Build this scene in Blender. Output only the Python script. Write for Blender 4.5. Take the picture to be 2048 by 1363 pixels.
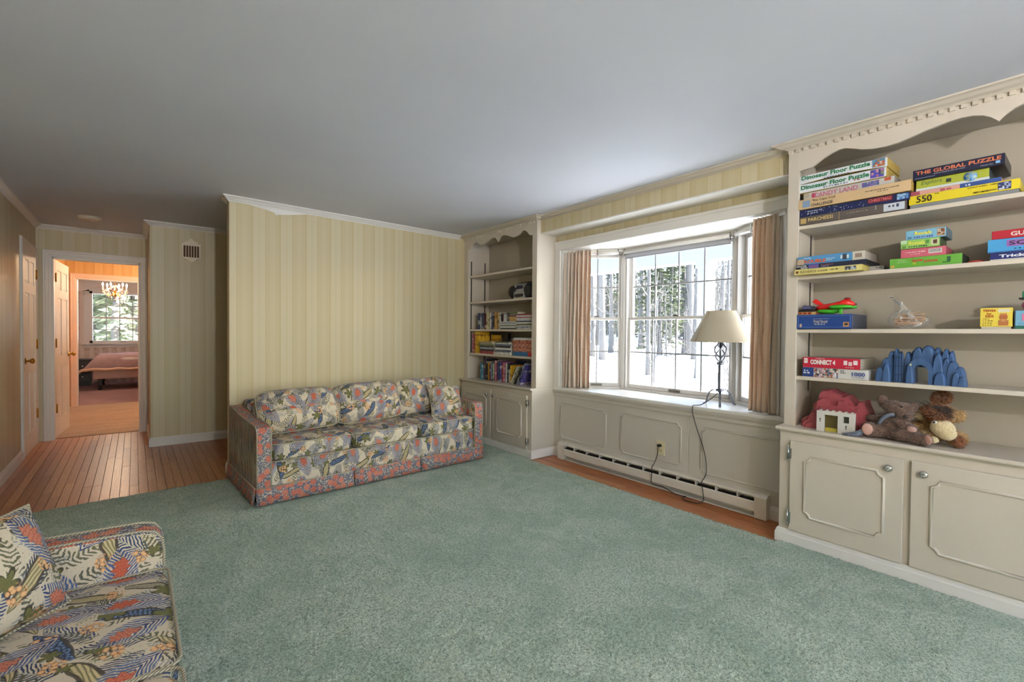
import bpy, bmesh, math, random
import numpy as np
from mathutils import Vector, Matrix

scene = bpy.context.scene
col = scene.collection
for o in list(bpy.data.objects):
    bpy.data.objects.remove(o, do_unlink=True)

# ------------------------------------------------------------------ camera
CAM_H = 1.25
def cam_axes(yaw, pitch, roll):
    cy, sy = math.cos(yaw), math.sin(yaw)
    f = np.array([sy*math.cos(pitch), cy*math.cos(pitch), math.sin(pitch)])
    r = np.array([cy, -sy, 0.0]); u = np.cross(r, f)
    c, s = math.cos(roll), math.sin(roll)
    return c*r+s*u, -s*r+c*u, f
_r, _u, _f = cam_axes(math.radians(38.93), math.radians(-0.996), math.radians(0.497))
cam_data = bpy.data.cameras.new('camera'); cam = bpy.data.objects.new('camera', cam_data); col.objects.link(cam)
cam_data.sensor_width = 36.0; cam_data.lens = 36.0*935.0/2048.0; cam_data.clip_start = 0.02; cam_data.clip_end = 400
cam.matrix_world = Matrix(((_r[0], _u[0], -_f[0], 0), (_r[1], _u[1], -_f[1], 0), (_r[2], _u[2], -_f[2], CAM_H), (0, 0, 0, 1)))
scene.camera = cam

# ------------------------------------------------------------------ world, sun, exposure
SUN_DIR = Vector((-0.70, 0.52, -0.49)).normalized()
world = bpy.data.worlds.new('world'); scene.world = world; world.use_nodes = True
wn = world.node_tree; wn.nodes.clear()
_sky = wn.nodes.new('ShaderNodeTexSky'); _sky.sky_type = 'NISHITA'; _sky.sun_disc = False
_sky.sun_elevation = math.asin(-SUN_DIR.z); _sky.sun_rotation = math.atan2(-SUN_DIR.x, -SUN_DIR.y)
_sky.altitude = 300; _sky.air_density = 1.0; _sky.dust_density = 1.5; _sky.ozone_density = 1.0
_bg = wn.nodes.new('ShaderNodeBackground'); _bg.inputs['Strength'].default_value = 0.22
_wo = wn.nodes.new('ShaderNodeOutputWorld')
wn.links.new(_sky.outputs[0], _bg.inputs[0]); wn.links.new(_bg.outputs[0], _wo.inputs[0])
sun_data = bpy.data.lights.new('sun', 'SUN'); sun_data.energy = 6.0; sun_data.angle = math.radians(0.6); sun_data.color = (1.0, 0.93, 0.83)
sun = bpy.data.objects.new('sun', sun_data); col.objects.link(sun); sun.location = (20, -15, 20)
sun.rotation_euler = SUN_DIR.to_track_quat('-Z', 'Y').to_euler()
vs = scene.view_settings; vs.view_transform = 'Standard'; vs.look = 'None'; vs.gamma = 1.0; vs.use_curve_mapping = False
vs.exposure = 2.80
scene.cycles.max_bounces = 10; scene.cycles.diffuse_bounces = 7; scene.cycles.glossy_bounces = 3
scene.cycles.transparent_max_bounces = 24; scene.cycles.transmission_bounces = 4
scene.cycles.sample_clamp_indirect = 6.0; scene.cycles.caustics_reflective = False; scene.cycles.caustics_refractive = False
scene.cycles.use_denoising = True

# point bulb for the lamps; the one behind the camera is added fill
def globe_light(name, loc, energy, color, radius):
    d = bpy.data.lights.new(name, 'POINT'); d.energy = energy; d.color = color; d.shadow_soft_size = radius
    o = bpy.data.objects.new(name, d); col.objects.link(o); o.location = loc; return o

H = 2.40            # ceiling height
XW = 3.36           # window wall
XU = 3.10           # face of the upper bookcases
XL = 3.05           # face of the lower cabinets
XB = 3.43           # back of the bookcases
random.seed(7); rng = np.random.default_rng(7)
PI = math.pi

# ------------------------------------------------------------------ material helpers
def srgb(r, g=None, b=None):
    if g is None: r, g, b = r
    f = lambda c: ((c/255.0)/12.92 if c/255.0 <= 0.04045 else (((c/255.0)+0.055)/1.055)**2.4)
    return (f(r), f(g), f(b), 1.0)

class X:
    """a node socket with arithmetic"""
    def __init__(s, g, sock): s.g, s.s = g, sock
    def __add__(s, o): return s.g.m('ADD', s, o)
    __radd__ = __add__
    def __sub__(s, o): return s.g.m('SUBTRACT', s, o)
    def __rsub__(s, o): return s.g.m('SUBTRACT', o, s)
    def __mul__(s, o): return s.g.m('MULTIPLY', s, o)
    __rmul__ = __mul__
    def __truediv__(s, o): return s.g.m('DIVIDE', s, o)
    def __rtruediv__(s, o): return s.g.m('DIVIDE', o, s)
    def __lt__(s, o): return s.g.m('LESS_THAN', s, o)
    def __gt__(s, o): return s.g.m('GREATER_THAN', s, o)
    def __neg__(s): return s.g.m('MULTIPLY', s, -1.0)

class G:
    def __init__(g, name):
        g.mat = bpy.data.materials.new(name); g.mat.use_nodes = True
        g.nt = g.mat.node_tree; g.nt.nodes.clear()
    def node(g, t, **kw):
        n = g.nt.nodes.new(t)
        for k, v in kw.items(): setattr(n, k, v)
        return n
    def put(g, sock, v):
        if isinstance(v, X): g.nt.links.new(v.s, sock)
        elif v is not None: sock.default_value = v
    def m(g, op, a, b=None, c=None, clamp=False):
        n = g.node('ShaderNodeMath', operation=op); n.use_clamp = clamp
        g.put(n.inputs[0], a)
        if b is not None: g.put(n.inputs[1], b)
        if c is not None: g.put(n.inputs[2], c)
        return X(g, n.outputs[0])
    def sin(g, a): return g.m('SINE', a)
    def cos(g, a): return g.m('COSINE', a)
    def abs(g, a): return g.m('ABSOLUTE', a)
    def frac(g, a): return g.m('FRACT', a)
    def floor(g, a): return g.m('FLOOR', a)
    def mn(g, a, b): return g.m('MINIMUM', a, b)
    def mx(g, a, b): return g.m('MAXIMUM', a, b)
    def sqrt(g, a): return g.m('SQRT', a)
    def step(g, a, lo, hi):
        n = g.node('ShaderNodeMapRange', interpolation_type='SMOOTHSTEP')
        g.put(n.inputs[0], a); g.put(n.inputs[1], lo); g.put(n.inputs[2], hi); n.inputs[3].default_value = 0; n.inputs[4].default_value = 1
        return X(g, n.outputs[0])
    def coord(g, which='Object'):
        return X(g, g.node('ShaderNodeTexCoord').outputs[which])
    def sep(g, v):
        n = g.node('ShaderNodeSeparateXYZ'); g.put(n.inputs[0], v)
        return [X(g, o) for o in n.outputs]
    def vec(g, x=0.0, y=0.0, z=0.0):
        n = g.node('ShaderNodeCombineXYZ')
        for i, v in enumerate((x, y, z)): g.put(n.inputs[i], v)
        return X(g, n.outputs[0])
    def scale(g, v, s):
        n = g.node('ShaderNodeVectorMath', operation='MULTIPLY'); g.put(n.inputs[0], v)
        n.inputs[1].default_value = s if isinstance(s, tuple) else (s, s, s)
        return X(g, n.outputs[0])
    def vadd(g, a, b):
        n = g.node('ShaderNodeVectorMath', operation='ADD'); g.put(n.inputs[0], a); g.put(n.inputs[1], b)
        return X(g, n.outputs[0])
    def noise(g, v, scale, detail=2.0, rough=0.5, color=False, dist=0.0):
        n = g.node('ShaderNodeTexNoise'); g.put(n.inputs['Vector'], v)
        n.inputs['Scale'].default_value = scale; n.inputs['Detail'].default_value = detail; n.inputs['Roughness'].default_value = rough
        n.inputs['Distortion'].default_value = dist
        return X(g, n.outputs['Color' if color else 'Fac'])
    def voro(g, v, scale, rand=1.0, feature='F1', dims='3D', metric='EUCLIDEAN'):
        n = g.node('ShaderNodeTexVoronoi', feature=feature, voronoi_dimensions=dims, distance=metric)
        g.put(n.inputs['Vector'], v); n.inputs['Scale'].default_value = scale; n.inputs['Randomness'].default_value = rand
        return n
    def wave(g, v, scale, dist=0.0, detail=2.0, dscale=1.0, direction='X'):
        n = g.node('ShaderNodeTexWave', bands_direction=direction); g.put(n.inputs['Vector'], v)
        n.inputs['Scale'].default_value = scale; n.inputs['Distortion'].default_value = dist
        n.inputs['Detail'].default_value = detail; n.inputs['Detail Scale'].default_value = dscale
        return X(g, n.outputs['Fac'])
    def mixc(g, fac, a, b):
        n = g.node('ShaderNodeMix', data_type='RGBA'); g.put(n.inputs[0], fac)
        g.put(n.inputs[6], a); g.put(n.inputs[7], b)
        return X(g, n.outputs[2])
    def ramp(g, fac, stops, interp='LINEAR'):
        n = g.node('ShaderNodeValToRGB'); g.put(n.inputs[0], fac)
        cr = n.color_ramp; cr.interpolation = interp
        while len(cr.elements) < len(stops): cr.elements.new(0.5)
        for e, (p, c) in zip(cr.elements, stops): e.position = p; e.color = c
        return X(g, n.outputs[0])
    def rand(g):
        return X(g, g.node('ShaderNodeObjectInfo').outputs['Random'])
    def bump(g, height, strength=0.3, dist=0.01):
        n = g.node('ShaderNodeBump'); n.inputs['Strength'].default_value = strength; n.inputs['Distance'].default_value = dist
        g.put(n.inputs['Height'], height); return X(g, n.outputs[0])
    def bsdf(g, color, rough=0.5, normal=None, **kw):
        n = g.node('ShaderNodeBsdfPrincipled')
        g.put(n.inputs['Base Color'], color); g.put(n.inputs['Roughness'], rough)
        if normal is not None: g.put(n.inputs['Normal'], normal)
        for k, v in kw.items(): g.put(n.inputs[k.replace('_', ' ')], v)
        o = g.node('ShaderNodeOutputMaterial'); g.nt.links.new(n.outputs[0], o.inputs[0])
        return g.mat

def plain(name, c, rough=0.5, var=0.04, nscale=6.0, bump=0.0, bscale=60.0, **kw):
    """a painted / plastic / printed surface with faint procedural variation"""
    g = G(name); co = g.coord(); n = g.noise(co, nscale, 3.0)
    c = c if len(c) == 4 else srgb(*c)
    lo = tuple(max(0, v*(1-var)) for v in c[:3])+(1,); hi = tuple(min(1, v*(1+var)) for v in c[:3])+(1,)
    colr = g.ramp(n, [(0.3, lo), (0.7, hi)])
    nm = g.bump(g.noise(co, bscale, 2.0), bump, 0.004) if bump else None
    return g.bsdf(colr, rough, nm, **kw)

_cache = {}
def paint(rgb, rough=0.5, **kw):
    k = (tuple(rgb), rough, tuple(sorted(kw.items())))
    if k not in _cache: _cache[k] = plain('paint_%d_%d_%d' % tuple(int(v) for v in rgb[:3]), rgb, rough, **kw)
    return _cache[k]

def emit(name, c, strength):
    g = G(name); n = g.node('ShaderNodeEmission'); n.inputs[0].default_value = c; n.inputs[1].default_value = strength
    o = g.node('ShaderNodeOutputMaterial'); g.nt.links.new(n.outputs[0], o.inputs[0]); return g.mat

# ------------------------------------------------------------------ mesh helpers
class MB:
    def __init__(s): s.v, s.f, s.sm, s.mi, s.uv = [], [], [], [], None
    def add(s, vs, fs, smooth=False, mi=0):
        b = len(s.v); s.v += [tuple(map(float, p)) for p in vs]
        for f in fs: s.f.append(tuple(b+i for i in f)); s.sm.append(smooth); s.mi.append(mi)
        return s
    def box(s, x0, x1, y0, y1, z0, z1, mi=0):
        x0, x1 = min(x0, x1), max(x0, x1); y0, y1 = min(y0, y1), max(y0, y1); z0, z1 = min(z0, z1), max(z0, z1)
        vs = [(x, y, z) for z in (z0, z1) for y in (y0, y1) for x in (x0, x1)]
        return s.add(vs, [(0, 2, 3, 1), (4, 5, 7, 6), (0, 1, 5, 4), (2, 6, 7, 3), (0, 4, 6, 2), (1, 3, 7, 5)], False, mi)
    def xbox(s, m, x0, x1, y0, y1, z0, z1, mi=0):
        b = MB().box(x0, x1, y0, y1, z0, z1)
        return s.add([tuple(m @ Vector(p)) for p in b.v], b.f, False, mi)
    def prism(s, poly, a0, a1, axis='y', smooth=False, mi=0):
        """poly of 2D points extruded along axis; (u,w) fill the other two axes in xyz order"""
        def P(u, w, a): return {'x': (a, u, w), 'y': (u, a, w), 'z': (u, w, a)}[axis]
        n = len(poly); area = sum(poly[i][0]*poly[(i+1) % n][1]-poly[(i+1) % n][0]*poly[i][1] for i in range(n))
        if (area < 0) != (axis == 'y'): poly = poly[::-1]
        vs = [P(u, w, a0) for u, w in poly]+[P(u, w, a1) for u, w in poly]
        lo, hi = list(range(n)), list(range(n, 2*n))
        fs = [tuple(lo[::-1]), tuple(hi)]+[(i, (i+1) % n, n+(i+1) % n, n+i) for i in range(n)]
        if a1 < a0: fs = [f[::-1] for f in fs]
        return s.add(vs, fs, smooth, mi)
    def tube(s, pts, r, n=8, cap=True, closed=False, smooth=True, mi=0, squash=1.0):
        pts = [Vector(p) for p in pts]; k = len(pts); rs = r if hasattr(r, '__len__') else [r]*k
        vs, prev = [], None
        for i, p in enumerate(pts):
            if closed: t = pts[(i+1) % k]-pts[i-1]
            else: t = pts[min(i+1, k-1)]-pts[max(i-1, 0)]
            t = t.normalized() if t.length > 1e-9 else Vector((0, 0, 1))
            if prev is None:
                up = Vector((0, 0, 1)) if abs(t.z) < 0.9 else Vector((1, 0, 0)); a = t.cross(up).normalized()
            else:
                a = prev-t*prev.dot(t); a = a.normalized() if a.length > 1e-6 else t.orthogonal().normalized()
            prev = a; b = t.cross(a)
            for j in range(n):
                th = 2*PI*j/n; vs.append(p+a*rs[i]*math.cos(th)+b*rs[i]*math.sin(th)*squash)
        fs = []
        for i in range(k if closed else k-1):
            i2 = (i+1) % k
            for j in range(n):
                j2 = (j+1) % n; fs.append((i*n+j, i*n+j2, i2*n+j2, i2*n+j))
        s.add(vs, fs, smooth, mi)
        if cap and not closed:
            b = len(s.v)-len(vs)
            s.f.append(tuple(b+j for j in range(n))[::-1]); s.sm.append(False); s.mi.append(mi)
            s.f.append(tuple(b+(k-1)*n+j for j in range(n))); s.sm.append(False); s.mi.append(mi)
        return s
    def lathe(s, prof, n=24, c=(0, 0, 0), axis='z', smooth=True, mi=0):
        vs, fs = [], []
        for r, h in prof:
            for j in range(n):
                th = 2*PI*j/n; a, b = r*math.cos(th), r*math.sin(th)
                vs.append({'z': (c[0]+a, c[1]+b, c[2]+h), 'x': (c[0]+h, c[1]+a, c[2]+b), 'y': (c[0]+b, c[1]+h, c[2]+a)}[axis])
        k = len(prof)
        for i in range(k-1):
            for j in range(n):
                j2 = (j+1) % n; fs.append((i*n+j, i*n+j2, (i+1)*n+j2, (i+1)*n+j))
        if prof[0][0] > 1e-6: fs.append(tuple(range(n))[::-1])
        if prof[-1][0] > 1e-6: fs.append(tuple((k-1)*n+j for j in range(n)))
        return s.add(vs, fs, smooth, mi)
    def blob(s, c, r, k=2.0, n=10, rot=None, smooth=True, mi=0, fn=None):
        """superellipsoid of half sizes r: k=2 is an ellipsoid, larger is boxier; fn reshapes the unit points"""
        idx, vs, fs = {}, [], []
        def vid(p):
            key = tuple(round(q*1e4) for q in p)
            if key not in idx:
                L = (abs(p[0])**k+abs(p[1])**k+abs(p[2])**k)**(1.0/k); q = [p[0]/L, p[1]/L, p[2]/L]
                if fn: q = fn(*q)
                w = Vector((q[0]*r[0], q[1]*r[1], q[2]*r[2]))
                if rot is not None: w = rot @ w
                idx[key] = len(vs); vs.append((c[0]+w.x, c[1]+w.y, c[2]+w.z))
            return idx[key]
        tt = [math.tan((2.0*i/n-1)*PI/4) if k <= 3 else (2.0*i/n-1) for i in range(n+1)]
        if k > 3: tt = [math.copysign(1-(1-abs(t))**1.5, t) for t in tt]
        for ax in range(3):
            for sg in (-1, 1):
                for i in range(n):
                    for j in range(n):
                        q = []
                        for a, b in ((i, j), (i+1, j), (i+1, j+1), (i, j+1)):
                            p = [0, 0, 0]; p[ax] = sg; p[(ax+1) % 3] = tt[a]; p[(ax+2) % 3] = tt[b]; q.append(vid(p))
                        fs.append(tuple(q) if sg > 0 else tuple(q[::-1]))
        return s.add(vs, fs, smooth, mi)
    def xform(s, m):
        s.v = [tuple(m @ Vector(p)) for p in s.v]; return s
    def mesh(s, name, uv=False, off=(0, 0, 0)):
        me = bpy.data.meshes.new(name)
        v = s.v if off == (0, 0, 0) else [(a-off[0], b-off[1], c-off[2]) for a, b, c in s.v]
        me.from_pydata(v, [], s.f)
        me.polygons.foreach_set('use_smooth', s.sm); me.polygons.foreach_set('material_index', s.mi)
        if uv:                                       # box projected, in metres
            ul = me.uv_layers.new(name='UVMap'); me.update()
            for p in me.polygons:
                nn = p.normal; a = max(range(3), key=lambda i: abs(nn[i]))
                for li, vi in zip(p.loop_indices, p.vertices):
                    w = me.vertices[vi].co
                    ul.data[li].uv = ((w.y, w.z), (w.x, w.z), (w.x, w.y))[a]
        me.update(); return me
    def build(s, name, mat, parent=None, bevel=0.0, uv=False, seg=2):
        off = ORG.get(parent.name, (0, 0, 0)) if parent is not None else (0, 0, 0)
        mats = mat if isinstance(mat, (list, tuple)) else [mat]
        me = s.mesh(name, uv, off)
        for mm in mats: me.materials.append(mm)
        o = bpy.data.objects.new(name, me); col.objects.link(o)
        if parent is not None:
            o.parent = parent; ORG[o.name] = off
        if bevel:
            bv = o.modifiers.new('bevel', 'BEVEL'); bv.width = bevel; bv.segments = seg; bv.limit_method = 'ANGLE'; bv.angle_limit = math.radians(40)
        return o

ORG = {}        # what was subtracted from the coordinates of a thing's parts
def tag(o, label=None, cat=None, group=None, kind=None):
    if label: o['label'] = label
    if cat: o['category'] = cat
    if group: o['group'] = group
    if kind: o['kind'] = kind
    return o
def thing(name, label, cat, loc=(0, 0, 0), rotz=0.0, group=None, local=False):
    """an Empty at the thing's base; parts are given in world coordinates unless local"""
    o = bpy.data.objects.new(name, None); col.objects.link(o); o.empty_display_size = 0.1
    o.location = loc; o.rotation_euler = (0, 0, rotz)
    ORG[o.name] = (0, 0, 0) if local else tuple(loc)
    return tag(o, label, cat, group)
def struct(name, loc=(0, 0, 0), local=False, rotz=0.0, label=None):
    o = bpy.data.objects.new(name, None); col.objects.link(o); o.empty_display_size = 0.1
    o.location = loc; o.rotation_euler = (0, 0, rotz); o['kind'] = 'structure'
    if label: o['label'] = label
    ORG[o.name] = (0, 0, 0) if local else tuple(loc); return o
def S(o, label=None):
    o['kind'] = 'structure'
    if label: o['label'] = label
    return o
def single(o, label, cat, group=None):
    """a thing that is one mesh: put its origin at its base"""
    me = o.data; n = len(me.vertices); a = np.empty(n*3); me.vertices.foreach_get('co', a); a = a.reshape(-1, 3)
    b = np.array([(a[:, 0].min()+a[:, 0].max())/2, (a[:, 1].min()+a[:, 1].max())/2, a[:, 2].min()])
    me.vertices.foreach_set('co', (a-b).ravel()); me.update(); o.location = tuple(b)
    return tag(o, label, cat, group)
def copy_part(o, parent, loc=None):
    c = o.copy(); col.objects.link(c); c.parent = parent
    if loc is not None: c.location = loc
    return c

_font = {}
def text(s, w, h, mat, parent, name, at, right, up, depth=0.0012, bold=0.0, shear=0.0, spacing=1.0, fit=True):
    """lettering: a thin mesh fitted in a w x h rectangle centred at `at` (same coordinates as the parent's parts)"""
    cu = bpy.data.curves.new('lettering', 'FONT'); cu.body = s; cu.resolution_u = 2; cu.offset = bold; cu.shear = shear
    cu.space_character = spacing; cu.align_x = 'LEFT'
    t = bpy.data.objects.new('lettering', cu); col.objects.link(t)
    dg = bpy.context.evaluated_depsgraph_get(); dg.update()
    me = bpy.data.meshes.new_from_object(t.evaluated_get(dg)); bpy.data.objects.remove(t)
    n = len(me.vertices); a = np.empty(n*3); me.vertices.foreach_get('co', a); a = a.reshape(-1, 3)
    lo, hi = a.min(0), a.max(0); sc = np.array([w/max(hi[0]-lo[0], 1e-6), h/max(hi[1]-lo[1], 1e-6)])
    if not fit: sc[:] = sc.min()
    p = (a[:, :2]-(lo[:2]+hi[:2])/2)*sc
    R, U = np.array(right, float), np.array(up, float); R /= np.linalg.norm(R); U /= np.linalg.norm(U); N = np.cross(R, U)
    off = np.array(ORG.get(parent.name, (0, 0, 0)))
    q = np.array(at, float)+p[:, :1]*R+p[:, 1:2]*U+N*depth-off
    me.vertices.foreach_set('co', q.ravel()); me.update(); me.materials.clear(); me.materials.append(mat)
    o = bpy.data.objects.new(name, me); col.objects.link(o); o.parent = parent; ORG[o.name] = tuple(off)
    return o
# ================================================================== materials
def wallpaper(name, gold, pale, line, rough=0.42):
    g = G(name); x, y, z = g.sep(g.coord()); s = (x+y)/0.238
    co = g.coord()
    f = g.frac(s)                                    # 0..0.5 lace band, 0.5..1 plain band
    lace = g.step(f, 0.03, 0.05)*(1.0-g.step(f, 0.45, 0.47))
    # small dotted edges of the lace band and its centre ribbon
    dots = g.step(g.sin(z*420.0)*g.sin((x+y)*420.0), 0.1, 0.6)
    edge = g.step(g.abs(f-0.25), 0.12, 0.15)*lace
    ribbon = (1.0-g.step(g.abs(f-0.25), 0.03, 0.05))
    thin = g.mx((1.0-g.step(g.abs(f-0.02), 0.008, 0.016)), g.mx((1.0-g.step(g.abs(f-0.48), 0.008, 0.016)), (1.0-g.step(g.abs(f-0.98), 0.008, 0.016))))
    mid = (1.0-g.step(g.abs(f-0.74), 0.05, 0.13))*0.4
    weave = g.noise(g.scale(co, (1, 1, 0.35)), 160.0, 2.0)
    c = g.mixc(g.mx(lace*0.85, mid), gold, pale)
    c = g.mixc(ribbon*0.45, c, gold)
    c = g.mixc(edge*dots*0.5, c, pale)
    c = g.mixc(thin*0.75, c, line)
    c = g.mixc(weave*0.18, c, line)
    big = g.noise(co, 1.3, 2.0)
    c = g.mixc(big*0.12, c, gold)
    return g.bsdf(c, rough, g.bump(weave+edge*dots, 0.12, 0.003))
M = {}
M['wallpaper'] = wallpaper('striped_wallpaper', srgb(190, 176, 140), srgb(199, 188, 158), srgb(180, 163, 120))
def ceiling_mat():
    g = G('ceiling_paint'); co = g.coord()
    c = g.ramp(g.noise(co, 0.9, 3.0), [(0.3, srgb(200, 202, 212)), (0.7, srgb(206, 208, 217))])
    return g.bsdf(c, 0.75, g.bump(g.noise(co, 120, 3.0), 0.08, 0.002))
M['ceiling'] = ceiling_mat()
M['trim'] = plain('white_trim_paint', (214, 210, 204), 0.38, 0.02, 3.0, 0.04, 25.0)
M['crown'] = plain('crown_paint', (216, 213, 208), 0.42, 0.02)
M['cab'] = plain('cream_cabinet_paint', (194, 184, 170), 0.36, 0.025, 2.5, 0.05, 18.0)
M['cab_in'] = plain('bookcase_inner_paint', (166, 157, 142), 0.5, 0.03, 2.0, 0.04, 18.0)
M['wains'] = plain('wainscot_paint', (190, 183, 173), 0.38, 0.02, 2.0, 0.03, 18.0)
M['steel'] = plain('dark_slotted_steel', (62, 60, 56), 0.45, 0.1, 40.0, Metallic=0.7)
M['brass'] = plain('aged_brass', (176, 134, 62), 0.28, 0.15, 30.0, Metallic=0.95)
M['chrome'] = plain('chrome', (190, 188, 184), 0.2, 0.05, Metallic=0.95)
M['black'] = plain('black_plastic', (24, 24, 26), 0.4, 0.1)
M['heater'] = plain('heater_enamel', (204, 198, 186), 0.34, 0.03)
M['dark'] = plain('dark_fins', (44, 40, 36), 0.5, 0.2, 80.0)
M['ivory'] = plain('ivory_plastic', (206, 194, 158), 0.35, 0.02)
M['vinyl'] = plain('white_vinyl', (206, 202, 198), 0.35, 0.02)
M['rubber'] = plain('black_cord_rubber', (18, 18, 20), 0.5, 0.1)

def wood_mat():
    g = G('oak_strip_floor'); co = g.coord('Object'); x, y, z = g.sep(co); r = g.rand()
    off = g.vec(r*37.0, r*91.0, r*13.0)
    p = g.vadd(g.scale(co, (14.0, 1.1, 1.0)), off)
    ring = g.wave(p, 1.6, 9.0, 3.0, 1.2, 'X')
    fine = g.noise(g.vadd(g.scale(co, (260.0, 9.0, 1.0)), off), 1.0, 3.0)
    base = g.ramp(r, [(0.0, srgb(164, 96, 54)), (0.3, srgb(188, 120, 72)), (0.55, srgb(200, 138, 90)), (0.8, srgb(178, 108, 62)), (1.0, srgb(208, 150, 104))])
    c = g.mixc(ring*0.45, base, srgb(126, 66, 32))
    c = g.mixc(g.step(fine, 0.5, 0.75)*0.35, c, srgb(104, 52, 24))
    return g.bsdf(c, g.m('MULTIPLY_ADD', fine, 0.12, 0.24), g.bump(ring*0.4+fine, 0.08, 0.001))
M['wood'] = wood_mat()
M['subfloor'] = plain('dark_gap', (46, 26, 14), 0.7, 0.1)

def carpet_mat(name, a, b, d, big=1.6, stretch=(1, 1, 1)):
    g = G(name); co = g.coord()
    n1 = g.noise(g.scale(co, stretch), big, 4.0, 0.55, dist=0.6); n2 = g.noise(g.scale(co, stretch), big*3.4, 3.0, 0.6, dist=0.8)
    n3 = g.noise(co, 260.0, 2.0, 0.7); n4 = g.noise(co, 90.0, 2.0, 0.6)
    patch = g.step(n1*0.5+n2*0.5, 0.38, 0.60)
    c = g.mixc(patch, b, a)
    tuft = g.step(n3, 0.38, 0.58)*0.6+g.step(n4, 0.38, 0.58)*0.4
    c = g.mixc(tuft, d, c)
    return g.bsdf(c, 0.95, g.bump(n3*0.6+n4*0.7, 0.8, 0.012), Sheen_Weight=0.25, Sheen_Roughness=0.6)
M['carpet'] = carpet_mat('green_plush_carpet', srgb(206, 219, 197), srgb(174, 195, 172), srgb(84, 111, 90))
M['beige_carpet'] = carpet_mat('beige_carpet', srgb(206, 178, 146), srgb(182, 150, 118), srgb(150, 120, 92), 3.0, (0.4, 2.0, 1))
M['pink_carpet'] = carpet_mat('pink_carpet', srgb(188, 140, 134), srgb(172, 122, 118), srgb(140, 96, 92), 1.2)

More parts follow.
